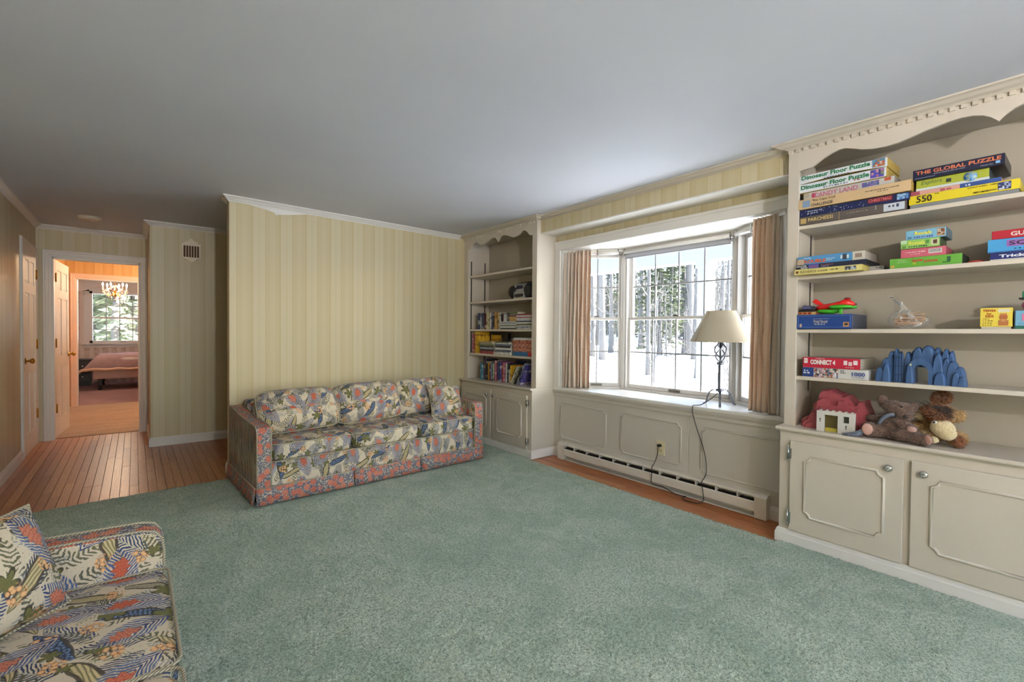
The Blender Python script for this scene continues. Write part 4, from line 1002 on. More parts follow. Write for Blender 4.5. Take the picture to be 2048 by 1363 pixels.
# ================================================================== sofas
def rim(pts, r, name, parent, mat=None):
    return MB().tube(pts, r, 6, closed=True).build(name, mat or M['piping'], parent)
def rrect(x0, x1, y0, y1, z, rad, n=5, wob=None):
    pts = []
    for cx, cy, a0 in ((x1-rad, y1-rad, 0), (x0+rad, y1-rad, 90), (x0+rad, y0+rad, 180), (x1-rad, y0+rad, 270)):
        for i in range(n+1):
            a = math.radians(a0+90*i/n); pts.append((cx+rad*math.cos(a), cy+rad*math.sin(a), z))
    if wob: pts = [(x, y, z_+wob(x, y)) for x, y, z_ in pts]
    return pts
def sofa(name, label, loc, rotz, W, ncush, group=None, lean=None):
    """local: x across 0..W, front at y=0 (facing -y), z up"""
    D, AW, AH, SH = .90, .098, .558, .125
    s = thing(name, label, 'sofa', loc, rotz, local=True)
    fl_, bd, pp = M['floral'], M['border'], M['piping']
    MB().box(AW, W-AW, .022, D-.02, .05, .300).build('base', fl_, s, uv=True, bevel=.012)
    MB().box(AW, W-AW, D-.20, D-.005, .28, .655).build('back', fl_, s, uv=True, bevel=.03, seg=3)
    for x0, x1, out in ((0, AW, 0), (W-AW, W, 1)):
        arm = MB()
        prof = [(.0, .06), (D, .06), (D, .60), (D-.04, .612), (.50, .575), (.06, .560), (.022, .550), (.004, .525), (.0, .49)]
        n = len(prof)
        # side faces, then rim faces: two materials (printed sides, border on top and front)
        vs = [(x0, y, z) for y, z in prof]+[(x1, y, z) for y, z in prof]
        arm.add(vs, [tuple(range(n))[::1]], False, 0 if out else 1)
        arm.f[-1] = tuple(range(n))[::-1]
        arm.f.append(tuple(range(n, 2*n))); arm.sm.append(False); arm.mi.append(1 if out else 0)
        for i in range(n):
            j = (i+1) % n; arm.f.append((i, j, n+j, n+i)); arm.sm.append(False); arm.mi.append(2 if i >= 2 else 1)
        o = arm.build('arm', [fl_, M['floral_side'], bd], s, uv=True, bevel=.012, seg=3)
        bm = bmesh.new(); bm.from_mesh(o.data); bmesh.ops.recalc_face_normals(bm, faces=bm.faces); bm.to_mesh(o.data); bm.free()
        for x in (x0+.003, x1-.003):
            MB().tube([(x, y, z) for y, z in [(.003, .13), (.001, .49), (.007, .527), (.026, .553), (.062, .563), (.50, .578), (D-.04, .614)]], .0040, 6).build('piping', pp, o)
    # seat cushions
    cw = (W-2*AW)/ncush; r = random.Random(int(W*100))
    for i in range(ncush):
        x0, x1 = AW+i*cw, AW+(i+1)*cw; cx = (x0+x1)/2
        def crown(a, b, c): return (a*(1+.012*(1-b*b)), b, c*(1+.16*(1-a*a)*(1-b*b)) if c > 0 else c)
        c = MB().blob((cx, .325, .366), (cw/2-.001, .337, .066), 9.0, 14, fn=crown).build('seat_cushion', fl_, s, uv=True)
        for z in (.425, .306): rim(rrect(x0+.003, x1-.003, -.010, .66, z, .035, wob=lambda x, y, x0=x0, x1=x1: .006*math.sin((x-x0)/(x1-x0)*PI)), .0042, 'piping', c)
    # loose back cushions, plump and slumped forward
    for i in range(ncush):
        x0, x1 = AW+i*cw, AW+(i+1)*cw; cx = (x0+x1)/2; sag = r.uniform(-.008, .01)
        tilt, fwd, dz = (lean[i] if lean else (20, 0, 0))
        rot = Matrix.Rotation(math.radians(-tilt), 3, 'X') @ Matrix.Rotation(math.radians(r.uniform(-2, 2)), 3, 'Y')
        def puff(a, b, c):
            t = (1-abs(a)**4*.38)*(1-abs(c)**4*.42); k = 1+.03*(1-a*a)
            return (a*(1-.03*(c > .5)*abs(c)), b*t*(1.15 if c < 0 else 1.0), c*k)
        o = MB().blob((cx, .475+fwd, .590+dz), (cw/2+.010, .148, .176), 6.5, 16, rot=rot, fn=puff).build('back_cushion', fl_, s, uv=True)
        ptsf = []
        for t in range(48):
            a = 2*PI*t/48; ca, sa = math.cos(a), math.sin(a); L = (abs(ca)**6.5+abs(sa)**6.5)**(-1/6.5)
            w = rot @ Vector((ca*L*(cw/2+.010), -.065, sa*L*.180)); ptsf.append((cx+w.x, .475+fwd+w.y, .590+dz+w.z))
        rim(ptsf, .0040, 'piping', o)
    # gathered skirt with pleat splits
    def skirt(pa, pb, nx, ny):
        L = math.hypot(pb[0]-pa[0], pb[1]-pa[1]); n = max(6, int(L/.05)); vs = []
        for k, (z, fl2) in enumerate(((.135, .004), (.128, .006), (.07, .014), (.018, .022))):
            for i in range(n+1):
                u = i/n; w = fl2+.004*math.sin(i*1.7)*(k/3.0)
                x, y = pa[0]+(pb[0]-pa[0])*u, pa[1]+(pb[1]-pa[1])*u; vs.append((x+nx*w, y+ny*w, z))
        m = n+1; fs = [(k*m+i, (k+1)*m+i, (k+1)*m+i+1, k*m+i+1) for k in range(3) for i in range(n)]
        o = MB().add(vs, fs, True).build('skirt', bd, s, uv=True); so = o.modifiers.new('solid', 'SOLIDIFY'); so.thickness = .004; so.offset = -1
        MB().tube([(pa[0]+nx*.006, pa[1]+ny*.006, .133), (pb[0]+nx*.006, pb[1]+ny*.006, .133)], .004, 6).build('piping', pp, o)
    for i in range(ncush):
        a = -.004 if i == 0 else AW+i*cw+.003; b = W+.004 if i == ncush-1 else AW+(i+1)*cw-.003
        skirt((a, .0), (b, .0), 0, -1)
    skirt((0, D), (0, .012), -1, 0); skirt((W, .012), (W, D), 1, 0)
    MB().box(.01, W-.01, .02, D-.01, .02, .10).build('inner_lining', paint((60, 56, 52), .9), s)
    return s
sofa('sofa', 'three-seat floral sofa with loose cushions against the striped wall', (.657, 3.632, .012), math.radians(2.85), 2.0, 3, lean=[(30, -.055, -.012), (22, -.01, .0), (15, .055, .0)])
sofa('sofa', 'floral sofa in the near left corner, cut off by the frame', (.077, .68, .012), PI/2, 1.40, 2, lean=[(16, .06, 0), (16, .06, 0)])
def throw_pillow(label, loc, rot, half=.21, thick=.075, hz=None):
    hz = hz or half
    def knife(a, b, c):
        t = max(0.0, (1-a*a))**.42*max(0.0, (1-c*c))**.42; k = 1-.10*(1-abs(a)**2)*abs(c)**6-.0
        kx = 1-.09*(1-abs(c)**2); kz = 1-.09*(1-abs(a)**2)
        return (a*kx, b*t+(.02*(1 if b > 0 else -1)), c*kz)
    p = MB(); n = 20; idx = {}
    vs, fs = [], []
    for s in (-1, 1):
        for i in range(n+1):
            for j in range(n+1):
                a, c = -1+2*i/n, -1+2*j/n; q = knife(a, s, c); vs.append((q[0]*half, q[1]*thick, q[2]*hz))
    m = (n+1)*(n+1)
    for s in (0, 1):
        for i in range(n):
            for j in range(n):
                q = (s*m+i*(n+1)+j, s*m+(i+1)*(n+1)+j, s*m+(i+1)*(n+1)+j+1, s*m+i*(n+1)+j+1); fs.append(q if s == 0 else q[::-1])
    for k in range(n):
        for a, b in (((0, k), (0, k+1)), ((n, k+1), (n, k)), ((k+1, 0), (k, 0)), ((k, n), (k+1, n))):
            i0, i1 = a[0]*(n+1)+a[1], b[0]*(n+1)+b[1]; fs.append((i0, i1, m+i1, m+i0))
    t = thing('throw_pillow', label, 'pillow', loc, 0, local=True); t.rotation_euler = rot
    p.add(vs, fs, True).build('cover', M['floral'], t, uv=True)
    ring = [(knife(a, 0, c)[0]*half, 0, knife(a, 0, c)[2]*hz) for a, c in [(-1+2*k/n, -1) for k in range(n)]+[(1, -1+2*k/n) for k in range(n)]+[(1-2*k/n, 1) for k in range(n)]+[(-1, 1-2*k/n) for k in range(n)]]
    MB().tube(ring, .0045, 6, closed=True).build('piping', M['piping'], t)
    return t
# leaning in the corner of the far sofa's right arm
c_, s_ = math.cos(math.radians(2.85)), math.sin(math.radians(2.85))
def far(x, y, z): return (.657+c_*x-s_*y, 3.632+s_*x+c_*y, .012+z)
throw_pillow('square floral throw pillow leaning at the right end of the far sofa', far(1.745, .270, .568), (math.radians(-36), math.radians(5), math.radians(-6)), .178, .07)
# propped across the corner of the near sofa's far arm
_X = Vector((.62, .785, 0)).normalized(); _Z = Vector((-.12, .05, .30)); _Z = (_Z-_X*_Z.dot(_X)).normalized(); _Y = _Z.cross(_X)
_c = Vector((-.150, 1.868, .450))-_X*.205+_Z*.155
np_ = throw_pillow('floral throw pillow propped in the arm corner of the near sofa', tuple(_c), (0, 0, 0), .205, .085, .155)
np_.rotation_euler = Matrix((_X, _Y, _Z)).transposed().to_euler()
# ================================================================== board games on the right shelves
def rgb(*c): return paint(tuple(int(v*.92) for v in c), .42)
def game_box(label, xf, yl, yr, z0, h, depth, face, side=None, top=None, texts=(), patches=(), yaw=0.0, name='game_box', bow=0.0, tray=None, cat='box'):
    """yl/yr: ends of the front as measured on the plane x=3.13; u runs left to right, v bottom to top"""
    k = xf/3.13; yl, yr = yl*k, yr*k; W = yl-yr
    t = thing(name, label, cat, (xf, (yl+yr)/2, z0), -PI/2+math.radians(yaw), local=True)
    zl = tray[0] if tray else 0.0
    if tray: MB().box(-W/2+.004, W/2-.004, .004, depth-.004, 0, h*.6).build('tray', rgb(*tray[1]), t, bevel=.001, seg=1)
    b = MB(); n = 12 if bow else 1; vs = []
    for i in range(n+1):
        x = -W/2+W*i/n; dz = bow*(math.sin(PI*i/n) if i < n else 0)
        vs += [(x, 0, zl+dz), (x, depth, zl+dz*.3), (x, depth, h+dz*.1), (x, 0, h+dz*.15)]
    q = []
    mi = []
    for i in range(n):
        a = 4*i
        for (j, l), m_ in zip(((3, 0), (0, 1), (1, 2), (2, 3)), (0, 1, 1, 2)): q.append((a+j, a+l, a+4+l, a+4+j)); mi.append(m_)
    q += [(0, 3, 2, 1), (4*n, 4*n+1, 4*n+2, 4*n+3)]; mi += [1, 1]
    base = len(b.v); b.v += vs
    for f_, m_ in zip(q, mi): b.f.append(f_); b.sm.append(False); b.mi.append(m_)
    o = b.build('lid', [rgb(*face), rgb(*(side or face)), rgb(*(top or face))], t, bevel=.0012, seg=1)
    bm = bmesh.new(); bm.from_mesh(o.data); bmesh.ops.recalc_face_normals(bm, faces=bm.faces); bm.to_mesh(o.data); bm.free()
    H_ = h-zl
    for ip, (u0, u1, v0, v1, c) in enumerate(patches):
        MB().box(-W/2+u0*W, -W/2+u1*W, -.0006-.00006*ip, .002, zl+v0*H_+(bow*.4 if bow else 0), zl+v1*H_+(bow*.4 if bow else 0)).build('printed_panel', rgb(*c), t)
    for tx in texts:
        s, u, v, w, hh, c = tx[:6]; kw = tx[6] if len(tx) > 6 else {}
        if s[0] == '~':                              # print too small to read: a line of strokes
            rr_ = random.Random(int(1e4*(u+v+w))); n_ = int(s[1:]); x_ = -W/2+(u-w/2)*W; st_ = w*W/n_; ln = MB()
            for i_ in range(n_):
                hb_ = hh*H_*rr_.uniform(.55, 1.0); y_ = -.0008-.00006*len(patches); ln.box(x_+i_*st_, x_+i_*st_+st_*rr_.uniform(.45, .8), y_, y_+.0003, zl+v*H_-hb_/2, zl+v*H_+hb_/2)
            ln.build('small_print', rgb(*c), t)['kind'] = 'stuff'; continue
        text(s, w*W, hh*H_, rgb(*c), t, 'lettering', (-W/2+u*W, -.0008-.00006*len(patches), zl+v*H_+(bow*.5*math.sin(PI*u) if bow else 0)), (1, 0, 0), (0, 0, 1), depth=.0002, **kw)
    t['_w'] = W; del t['_w']
    return t
def blocks(u0, u1, v0, v1, nx, ny, cols, seed):
    """a printed picture: small patches of colour"""
    r = random.Random(seed); out = []
    for i in range(nx):
        for j in range(ny):
            a, b = u0+(u1-u0)*(i+r.uniform(-.2, .2))/nx, u0+(u1-u0)*(i+1+r.uniform(-.2, .2))/nx
            c, d = v0+(v1-v0)*(j+r.uniform(-.2, .2))/ny, v0+(v1-v0)*(j+1+r.uniform(-.2, .2))/ny
            out.append((max(a, u0), min(b, u1), max(c, v0), min(d, v1), cols[r.randrange(len(cols))]))
    return out
B = dict(bold=.02)
S1 = 1.906
z = S1
game_box('brown board game box at the bottom of the left stack on the top shelf', 3.112, 1.121, .616, z, .049, .26, (96, 88, 82), (70, 62, 56), texts=[('PARCHEESI', .22, .56, .25, .42, (214, 186, 120), B), ('~7', .58, .62, .20, .12, (150, 140, 128)), ('~3', .90, .62, .10, .34, (60, 60, 90), dict(shear=.3))], patches=[(.015, .075, .2, .8, (190, 160, 100)), (.81, .985, .12, .92, (196, 204, 214)), (.405, .408, .0, 1.0, (214, 170, 120)), (.74, .744, .5, 1.0, (200, 196, 190))]); z += .0495
game_box('night blue holiday jigsaw box with a red title strip', 3.115, 1.123, .604, z, .042, .25, (26, 36, 84), (20, 26, 60), texts=[('CHRISTMAS', .76, .62, .19, .42, (226, 120, 120), B), ('~7', .17, .68, .16, .16, (196, 200, 216)), ('~4', .15, .38, .12, .16, (196, 200, 216))], patches=[(.655, .865, .32, .92, (120, 30, 44))]+[(u, u+.004, v, v+.10, (206, 212, 230)) for u, v in [(random.Random(5+i).random()*.62+.02, random.Random(50+i).random()*.8+.05) for i in range(34)]]+blocks(.90, .99, .2, .9, 4, 2, [(120, 160, 206), (90, 130, 190), (150, 186, 220)], 3)); z += .0425
game_box('plain tan game box with black lettering on the top shelf', 3.098, 1.128, .599, z, .057, .27, (210, 180, 138), (176, 142, 72), (216, 188, 148), texts=[('The Cape Cod', .25, .72, .22, .30, (40, 34, 30), dict(bold=.01)), ('CHALLENGE', .235, .28, .21, .30, (40, 34, 30), B), ('~18', .77, .62, .28, .10, (90, 76, 60)), ('~4', .78, .44, .10, .09, (90, 76, 60))], patches=[(.045, .12, .15, .85, (136, 160, 188))]); z += .0575
game_box('worn pastel children\'s game box under the two dinosaur puzzles', 3.125, 1.100, .668, z, .043, .24, (198, 196, 192), (150, 146, 140), texts=[('CANDY LAND', .38, .45, .50, .62, (206, 116, 140), B)], patches=[(.10, .15, .2, .8, (196, 70, 100)), (.0, .07, .3, 1.0, (180, 172, 150)), (.90, .965, .55, .95, (196, 96, 60))]+blocks(.67, .85, .25, .85, 6, 2, [(120, 100, 170), (150, 120, 190), (196, 180, 206), (90, 110, 160)], 8)); z += .0435
dn = dict(face=(222, 226, 230), side=(190, 160, 70), top=(206, 196, 150))
game_box('white dinosaur puzzle box with green title, second from the top of its stack', 3.112, 1.123, .703, z, .051, .25, texts=[('Dinosaur Floor Puzzle', .42, .60, .80, .50, (36, 128, 84), dict(bold=.035)), ('~9', .45, .20, .30, .14, (70, 90, 130)), ('~2', .69, .26, .07, .12, (190, 70, 60))], patches=[(.83, .975, .08, .94, (120, 90, 150))]+blocks(.84, .97, .12, .9, 5, 3, [(90, 80, 180), (180, 120, 150), (70, 70, 120), (130, 150, 90), (206, 150, 160)], 12), **dn); z += .0515
game_box('bowed white dinosaur puzzle box lying on top of its stack', 3.112, 1.121, .699, z, .049, .25, texts=[('Dinosaur Floor Puzzle', .42, .62, .80, .50, (36, 128, 84), dict(bold=.035)), ('~9', .45, .22, .30, .14, (70, 90, 130))], patches=[(.84, .975, .08, .94, (110, 150, 190))]+blocks(.85, .97, .12, .9, 5, 3, [(206, 90, 60), (110, 160, 190), (190, 120, 60), (90, 130, 150), (220, 190, 170)], 14), bow=.010, **dn)
z = S1
game_box('yellow jigsaw box with a grey tray at the bottom of the right stack', 3.125, .607, .215, z, .066, .27, (228, 206, 40), (206, 184, 40), tray=(.020, (134, 138, 140)), texts=[('550', .155, .52, .155, .74, (60, 56, 30), B), ('A JIGSAW PUZZLE - CARDS', .69, .80, .26, .16, (50, 46, 24), B), ('SIMPLY MARBLEOUS', .71, .25, .20, .18, (50, 46, 24), B), ('~2', .28, .86, .04, .12, (110, 100, 30))], patches=[(.82, .93, .12, .88, (60, 66, 110))]+blocks(.825, .925, .15, .85, 6, 4, [(200, 206, 220), (60, 70, 130), (40, 44, 70), (150, 160, 200)], 6)); z += .0665
game_box('thin pink and blue box between the yellow and the lime boxes', 3.14, .600, .275, z, .023, .24, (216, 160, 148), (200, 140, 130), texts=[('~2', .42, .45, .14, .6, (176, 92, 92), dict(shear=.3)), ('~2', .66, .5, .06, .5, (214, 220, 236), B)], patches=[(0, .11, .0, 1, (176, 84, 100)), (.57, 1.0, 0, 1, (54, 84, 152))]); z += .0235
lime = game_box('lime green puzzle box with a blue globe picture', 3.14, .579, .314, z, .052, .25, (172, 180, 58), (44, 60, 66), texts=[('Explora', .22, .66, .30, .46, (70, 110, 60), dict(shear=.3))], patches=[(.0, 1.0, .0, .22, (206, 214, 214)), (.43, .50, .38, .72, (50, 60, 60))]); z += .0525
game_box('dark navy puzzle box with orange capitals on top of the right stack', 3.125, .593, .265, z, .052, .27, (26, 28, 58), (24, 24, 36), texts=[('THE GLOBAL PUZZLE', .50, .66, .93, .36, (220, 122, 84), dict(bold=.03)), ('Build the Puzzle & Learn the World', .42, .36, .34, .10, (206, 210, 226)), ('A Broader View', .82, .22, .13, .10, (206, 210, 226))], patches=[(.03, .26, .14, .17, (170, 176, 200)), (.91, .955, .20, .42, (140, 190, 230))])
# the round globe picture printed on the lime box
def globe_print():
    g = G('globe_print'); n = g.noise(g.coord(), 55.0, 2.0)
    return g.bsdf(g.ramp(n, [(.40, srgb(54, 112, 176)), (.52, srgb(110, 160, 200)), (.58, srgb(150, 160, 120)), (.70, srgb(200, 190, 170))]), .4)
MB().lathe([(0, -.0004), (.024, -.0004), (.024, 0), (0, 0)], 28, (.068, -.0010, .0275), 'y').build('globe_picture', globe_print(), lime)
S2 = 1.606; z = S2
game_box('pale yellow game box at the bottom of the stack by the stile', 3.062, 1.144, .801, z, .033, .27, (222, 208, 130), (190, 170, 90), texts=[('REVERSI', .22, .5, .24, .46, (86, 80, 50)), ('GAME', .44, .48, .15, .32, (86, 80, 50)), ('~2', .63, .55, .14, .26, (110, 104, 60))], patches=[(.03, .07, .3, .7, (120, 70, 50)), (.76, .92, .22, .85, (120, 126, 130))]+blocks(.77, .91, .25, .8, 6, 2, [(60, 64, 70), (180, 186, 190)], 2)); z += .0335
game_box('black and navy game box in the middle of the stack by the stile', 3.078, 1.134, .784, z, .027, .26, (36, 42, 62), (26, 28, 36), texts=[('MASTER', .09, .66, .155, .36, (226, 226, 226), B), ('MIND', .13, .26, .10, .34, (226, 226, 226), B), ('~8', .47, .62, .18, .2, (190, 110, 120)), ('~4', .44, .3, .12, .2, (170, 180, 210))], patches=[(.195, .345, .1, .92, (92, 96, 170)), (.22, .32, .3, .6, (150, 80, 130))]); z += .0275
game_box('blue game box with orange letters on top of the stack by the stile', 3.092, 1.128, .790, z, .048, .25, (84, 152, 204), (176, 164, 150), (96, 140, 190), texts=[('ROUBLE', .28, .36, .33, .42, (222, 108, 58), dict(bold=.04)), ('~5', .17, .78, .12, .12, (230, 236, 240)), ('~5', .53, .52, .14, .11, (230, 236, 240)), ('~3', .50, .34, .10, .11, (230, 236, 240))], patches=[(.0, .11, .0, .7, (196, 172, 146)), (.83, 1.0, 0, 1.0, (206, 200, 188)), (.865, .96, .3, .76, (150, 132, 116)), (.66, .78, .34, .74, (214, 226, 232)), (.69, .75, .22, .86, (60, 66, 76))])
game_box('small grey box lying behind the yellow and black games', 3.20, .776, .703, S2, .032, .16, (176, 176, 172), (120, 120, 118), texts=[('~2', .68, .72, .4, .16, (60, 60, 60))], yaw=4)
z = S2
game_box('bright green card game box under the small puzzle boxes', 3.135, .681, .399, z, .052, .20, (106, 174, 66), (52, 66, 52), texts=[('Apples', .40, .66, .16, .32, (204, 50, 46), dict(bold=.04)), ('to', .36, .40, .05, .2, (236, 220, 60), B), ('Apples', .40, .26, .14, .24, (120, 190, 50), dict(bold=.04)), ('JUNIOR', .59, .50, .19, .28, (204, 60, 50), dict(bold=.04)), ('The Game of', .18, .80, .12, .12, (226, 240, 214)), ('Crazy Comparisons!', .19, .58, .16, .12, (226, 240, 214))], patches=[(.02, .075, .10, .34, (206, 170, 80)), (.74, .84, .26, .34, (40, 90, 50)), (.80, .85, .30, .80, (44, 100, 60))]); z += .0525
game_box('pink card box with a barcode below the green puzzle box', 3.14, .635, .460, z, .045, .16, (206, 98, 116), (180, 80, 100), texts=[('~9', .34, .60, .46, .14, (240, 206, 212)), ('~5', .34, .36, .22, .10, (240, 206, 212))], patches=[(.63, .92, .30, .80, (226, 222, 220))]+[(.65+.25*i/11, .65+.25*i/11+.010, .40, .76, (70, 60, 64)) for i in range(11)]); z += .0455
game_box('small light green kids puzzle box, second from the top', 3.135, .636, .482, z, .045, .17, (150, 200, 104), (60, 84, 46), texts=[('Rascals', .42, .62, .42, .42, (228, 226, 90), dict(bold=.04)), ('25', .09, .22, .10, .26, (40, 70, 40), B), ('~8', .46, .2, .50, .18, (40, 66, 40))], patches=[(.0, .16, .62, 1.0, (190, 220, 180)), (.78, .97, .2, .86, (206, 200, 170)), (.83, .93, .32, .76, (90, 60, 40)), (.64, .73, .42, .84, (96, 150, 70))]); z += .0455
game_box('small light blue kids puzzle box on top of the pile', 3.14, .616, .460, z, .048, .16, (128, 186, 214), (80, 110, 130), texts=[('Rascals', .44, .64, .42, .38, (232, 226, 90), dict(bold=.04)), ('25', .10, .22, .10, .24, (40, 60, 110), B), ('~8', .46, .22, .50, .18, (90, 84, 170))], patches=[(.78, .97, .14, .90, (176, 140, 110))]+blocks(.79, .96, .18, .86, 4, 4, [(120, 70, 50), (190, 150, 110), (90, 60, 50), (206, 190, 170)], 31))
z = S2
game_box('dark blue game box at the bottom of the stack near the frame edge', 3.135, .305, -.02, z, .036, .25, (28, 40, 110), (20, 26, 60), texts=[('Tricky Fingers', .42, .50, .66, .52, (222, 226, 236), dict(bold=.04))], patches=[(.0, 1.0, .0, .18, (206, 204, 200))]); z += .0365
game_box('sky blue game box in the middle of the stack near the frame edge', 3.13, .314, -.03, z, .062, .26, (70, 158, 214), (190, 160, 130), texts=[('SQUINT', .46, .62, .52, .36, (30, 30, 40), B), ('~8', .42, .22, .34, .12, (30, 40, 80), B)], patches=[(.18, .34, .40, .88, (150, 96, 176)), (.34, .42, .40, .88, (150, 190, 110)), (0, 1, 0, .09, (40, 96, 160))]); z += .0625
game_box('red game box on top of the stack near the frame edge', 3.13, .302, -.02, z, .040, .26, (190, 38, 56), (60, 50, 46), texts=[('GUESS WHO', .47, .5, .56, .5, (236, 214, 206), dict(bold=.03))], yaw=-3)
single(MB().blob((3.20, .358, S2+.009), (.018, .030, .009), 3.0, 6).build('red_cap', rgb(196, 70, 66)), 'small red plastic cap lying on the second shelf', 'cap')
S3 = 1.2882; z = S3
game_box('deep blue trivia game box with gold emblem under the toy plane', 3.102, 1.125, .842, z, .084, .27, (30, 68, 140), (60, 66, 84), texts=[('Trivial Pursuit', .45, .52, .26, .20, (222, 206, 180), dict(shear=.35, bold=.01)), ('~4', .45, .33, .22, .09, (180, 186, 200))], patches=[(.03, .97, .90, .91, (150, 176, 214)), (.03, .97, .12, .13, (150, 176, 214)), (.03, .034, .12, .9, (150, 176, 214)), (.965, .969, .12, .9, (150, 176, 214)), (.06, .10, .12, .36, (206, 170, 150)), (.85, .945, .16, .46, (206, 150, 90)), (.868, .928, .24, .40, (60, 50, 70)), (.31, .60, .70, .715, (200, 190, 176))]); z += .0845
game_box('small flat box with red lettering behind the plane\'s tail', 3.14, 1.117, 1.023, z, .019, .12, (206, 160, 100), (150, 90, 60), texts=[('~3', .42, .5, .76, .7, (176, 60, 44), B)], patches=[(.78, .98, .1, .9, (222, 190, 120))])
hs = thing('handheld_game', 'dark toy game unit lying on the small lettered box', 'toy', (3.17, 1.075, z+.0195))
MB().prism([(1.118, z+.0195), (1.030, z+.0195), (1.034, z+.030), (1.050, z+.034), (1.100, z+.034), (1.114, z+.030)], 3.13, 3.24, 'x').build('base', rgb(28, 28, 34), hs, bevel=.003)
MB().prism([(1.108, z+.034), (1.046, z+.034), (1.058, z+.056), (1.100, z+.056)], 3.145, 3.225, 'x').build('lid', rgb(62, 66, 90), hs, bevel=.004)
MB().prism([(1.102, z+.037), (1.054, z+.037), (1.062, z+.052), (1.097, z+.052)], 3.1435, 3.1455, 'x').build('screen', rgb(92, 92, 140), hs)
# toy plane: red upper hull, green belly and floats
pl = thing('toy_plane', 'red and green plastic toy plane resting on the blue box', 'toy', (3.19, .94, z))
red, grn = plain('red_plastic', (214, 36, 34), .3, .05), plain('green_plastic', (70, 176, 44), .3, .05)
def hull(prof, mat, name, sy=.055):
    b = MB(); rows = []
    for y, zt, zb, w in prof:
        ring = []
        for i in range(12):
            a = 2*PI*i/12; ring.append((3.19+w*math.cos(a), y, (zt+zb)/2+(zt-zb)/2*math.sin(a)))
        rows.append(ring)
    vs = [p for r in rows for p in r]; n = 12
    fs = [(i*n+j, i*n+(j+1) % n, (i+1)*n+(j+1) % n, (i+1)*n+j) for i in range(len(rows)-1) for j in range(n)]+[tuple(range(n))[::-1], tuple((len(rows)-1)*n+j for j in range(n))]
    o = b.add(vs, fs, True).build(name, mat, pl)
    bm = bmesh.new(); bm.from_mesh(o.data); bmesh.ops.recalc_face_normals(bm, faces=bm.faces); bm.to_mesh(o.data); bm.free(); return o
hull([(1.040, 1.425, 1.397, .008), (1.02, 1.434, 1.397, .022), (.985, 1.438, 1.399, .034), (.95, 1.443, 1.405, .038), (.915, 1.452, 1.412, .038), (.895, 1.462, 1.416, .036), (.875, 1.458, 1.418, .030), (.857, 1.446, 1.420, .020), (.845, 1.436, 1.426, .006)], red, 'fuselage')
MB().prism([(1.000, 1.434), (1.034, 1.432), (1.062, 1.452), (1.044, 1.470), (1.034, 1.462)], 3.182, 3.198, 'x').build('tail_fin', red, pl, bevel=.003)
hull([(1.045, 1.400, 1.392, .010), (1.02, 1.406, 1.382, .026), (.985, 1.410, 1.377, .032), (.95, 1.412, 1.377, .030), (.92, 1.412, 1.386, .018), (.905, 1.410, 1.394, .008)], grn, 'belly')
wg = MB().blob((3.150, .905, 1.416), (.030, .058, .012), 2.4, 8).build('wing', grn, pl); MB().blob((3.232, .905, 1.416), (.030, .058, .012), 2.4, 8).build('wing', grn, pl)
MB().box(3.150, 3.160, .898, .912, 1.3735, 1.408).build('strut', grn, pl, bevel=.002); MB().blob((3.185, .882, 1.462), (.012, .016, .007), 2.4, 6).build('cockpit', rgb(150, 20, 22), pl)
MB().tube([(3.19, .846, 1.431), (3.19, .838, 1.430)], .004, 8).build('nose', rgb(50, 40, 40), pl)
# bag of wooden craft sticks
bg = thing('plastic_bag', 'clear zip bag standing on the third shelf', 'bag', (3.19, .605, S3))
zz = S3
def bagf(a, b, c):
    up = max(0, c); pinch = 1-.55*up**1.2
    return (a*(1-.7*up**1.5), b*pinch+.34*up**1.2, c if c < 0 else c*1.0)
MB().blob((3.19, .607, zz+.052), (.052, .090, .052), 2.6, 14, fn=bagf).build('pouch', M['bag'], bg)
top = [(3.19, .690, zz+.175), (3.195, .672, zz+.172), (3.20, .655, zz+.150), (3.20, .640, zz+.122)]
fl2 = MB(); n = 10; vs = []
for i in range(n+1):
    u = i/n
    for j in range(7):
        v = j/6; y = .694-.115*v*(.35+.65*u)-.02*u; zq = zz+.176-.085*u-.05*v*u+.006*math.sin(v*9+u*5); vs.append((3.185+.02*math.sin(v*5+u*3)+.012*u, y, zq))
fl2.add(vs, [(i*7+j, i*7+j+1, (i+1)*7+j+1, (i+1)*7+j) for i in range(n) for j in range(6)], True); fl2.build('neck', M['bag'], bg)
MB().tube([(3.183, .688, zz+.172), (3.185, .672, zz+.170)], .0022, 6).build('zip_end', rgb(70, 70, 74), bg); MB().tube([(3.185, .672, zz+.160), (3.19, .655, zz+.143), (3.192, .640, zz+.126)], .0026, 6).build('zip_strip', rgb(110, 130, 160), bg)
stick_m = plain('birch_sticks', (206, 168, 126), .6, .12, 30.0)
rs = random.Random(4); first = None
for i in range(30):
    m = MB().box(-.007, .007, -.052, .052, -.0011, .0011) if first is None else None
    if first is None:
        first = m.build('craft_stick', stick_m, None, bevel=.001, seg=1); o = first
    else: o = first.copy(); col.objects.link(o)
    ly = i//8; a = (-.35 if i % 2 else .3)+rs.uniform(-.25, .25)
    o.location = (3.165+rs.uniform(0, .05), .607+rs.uniform(-.018, .018), zz+.026+ly*.014+rs.uniform(0, .008)); o.rotation_euler = (a*.55-.12, rs.uniform(-.9, .5), rs.uniform(-.25, .25))
    tag(o, 'flat wooden craft stick inside the clear zip bag', 'stick', 'craft sticks in the bag')
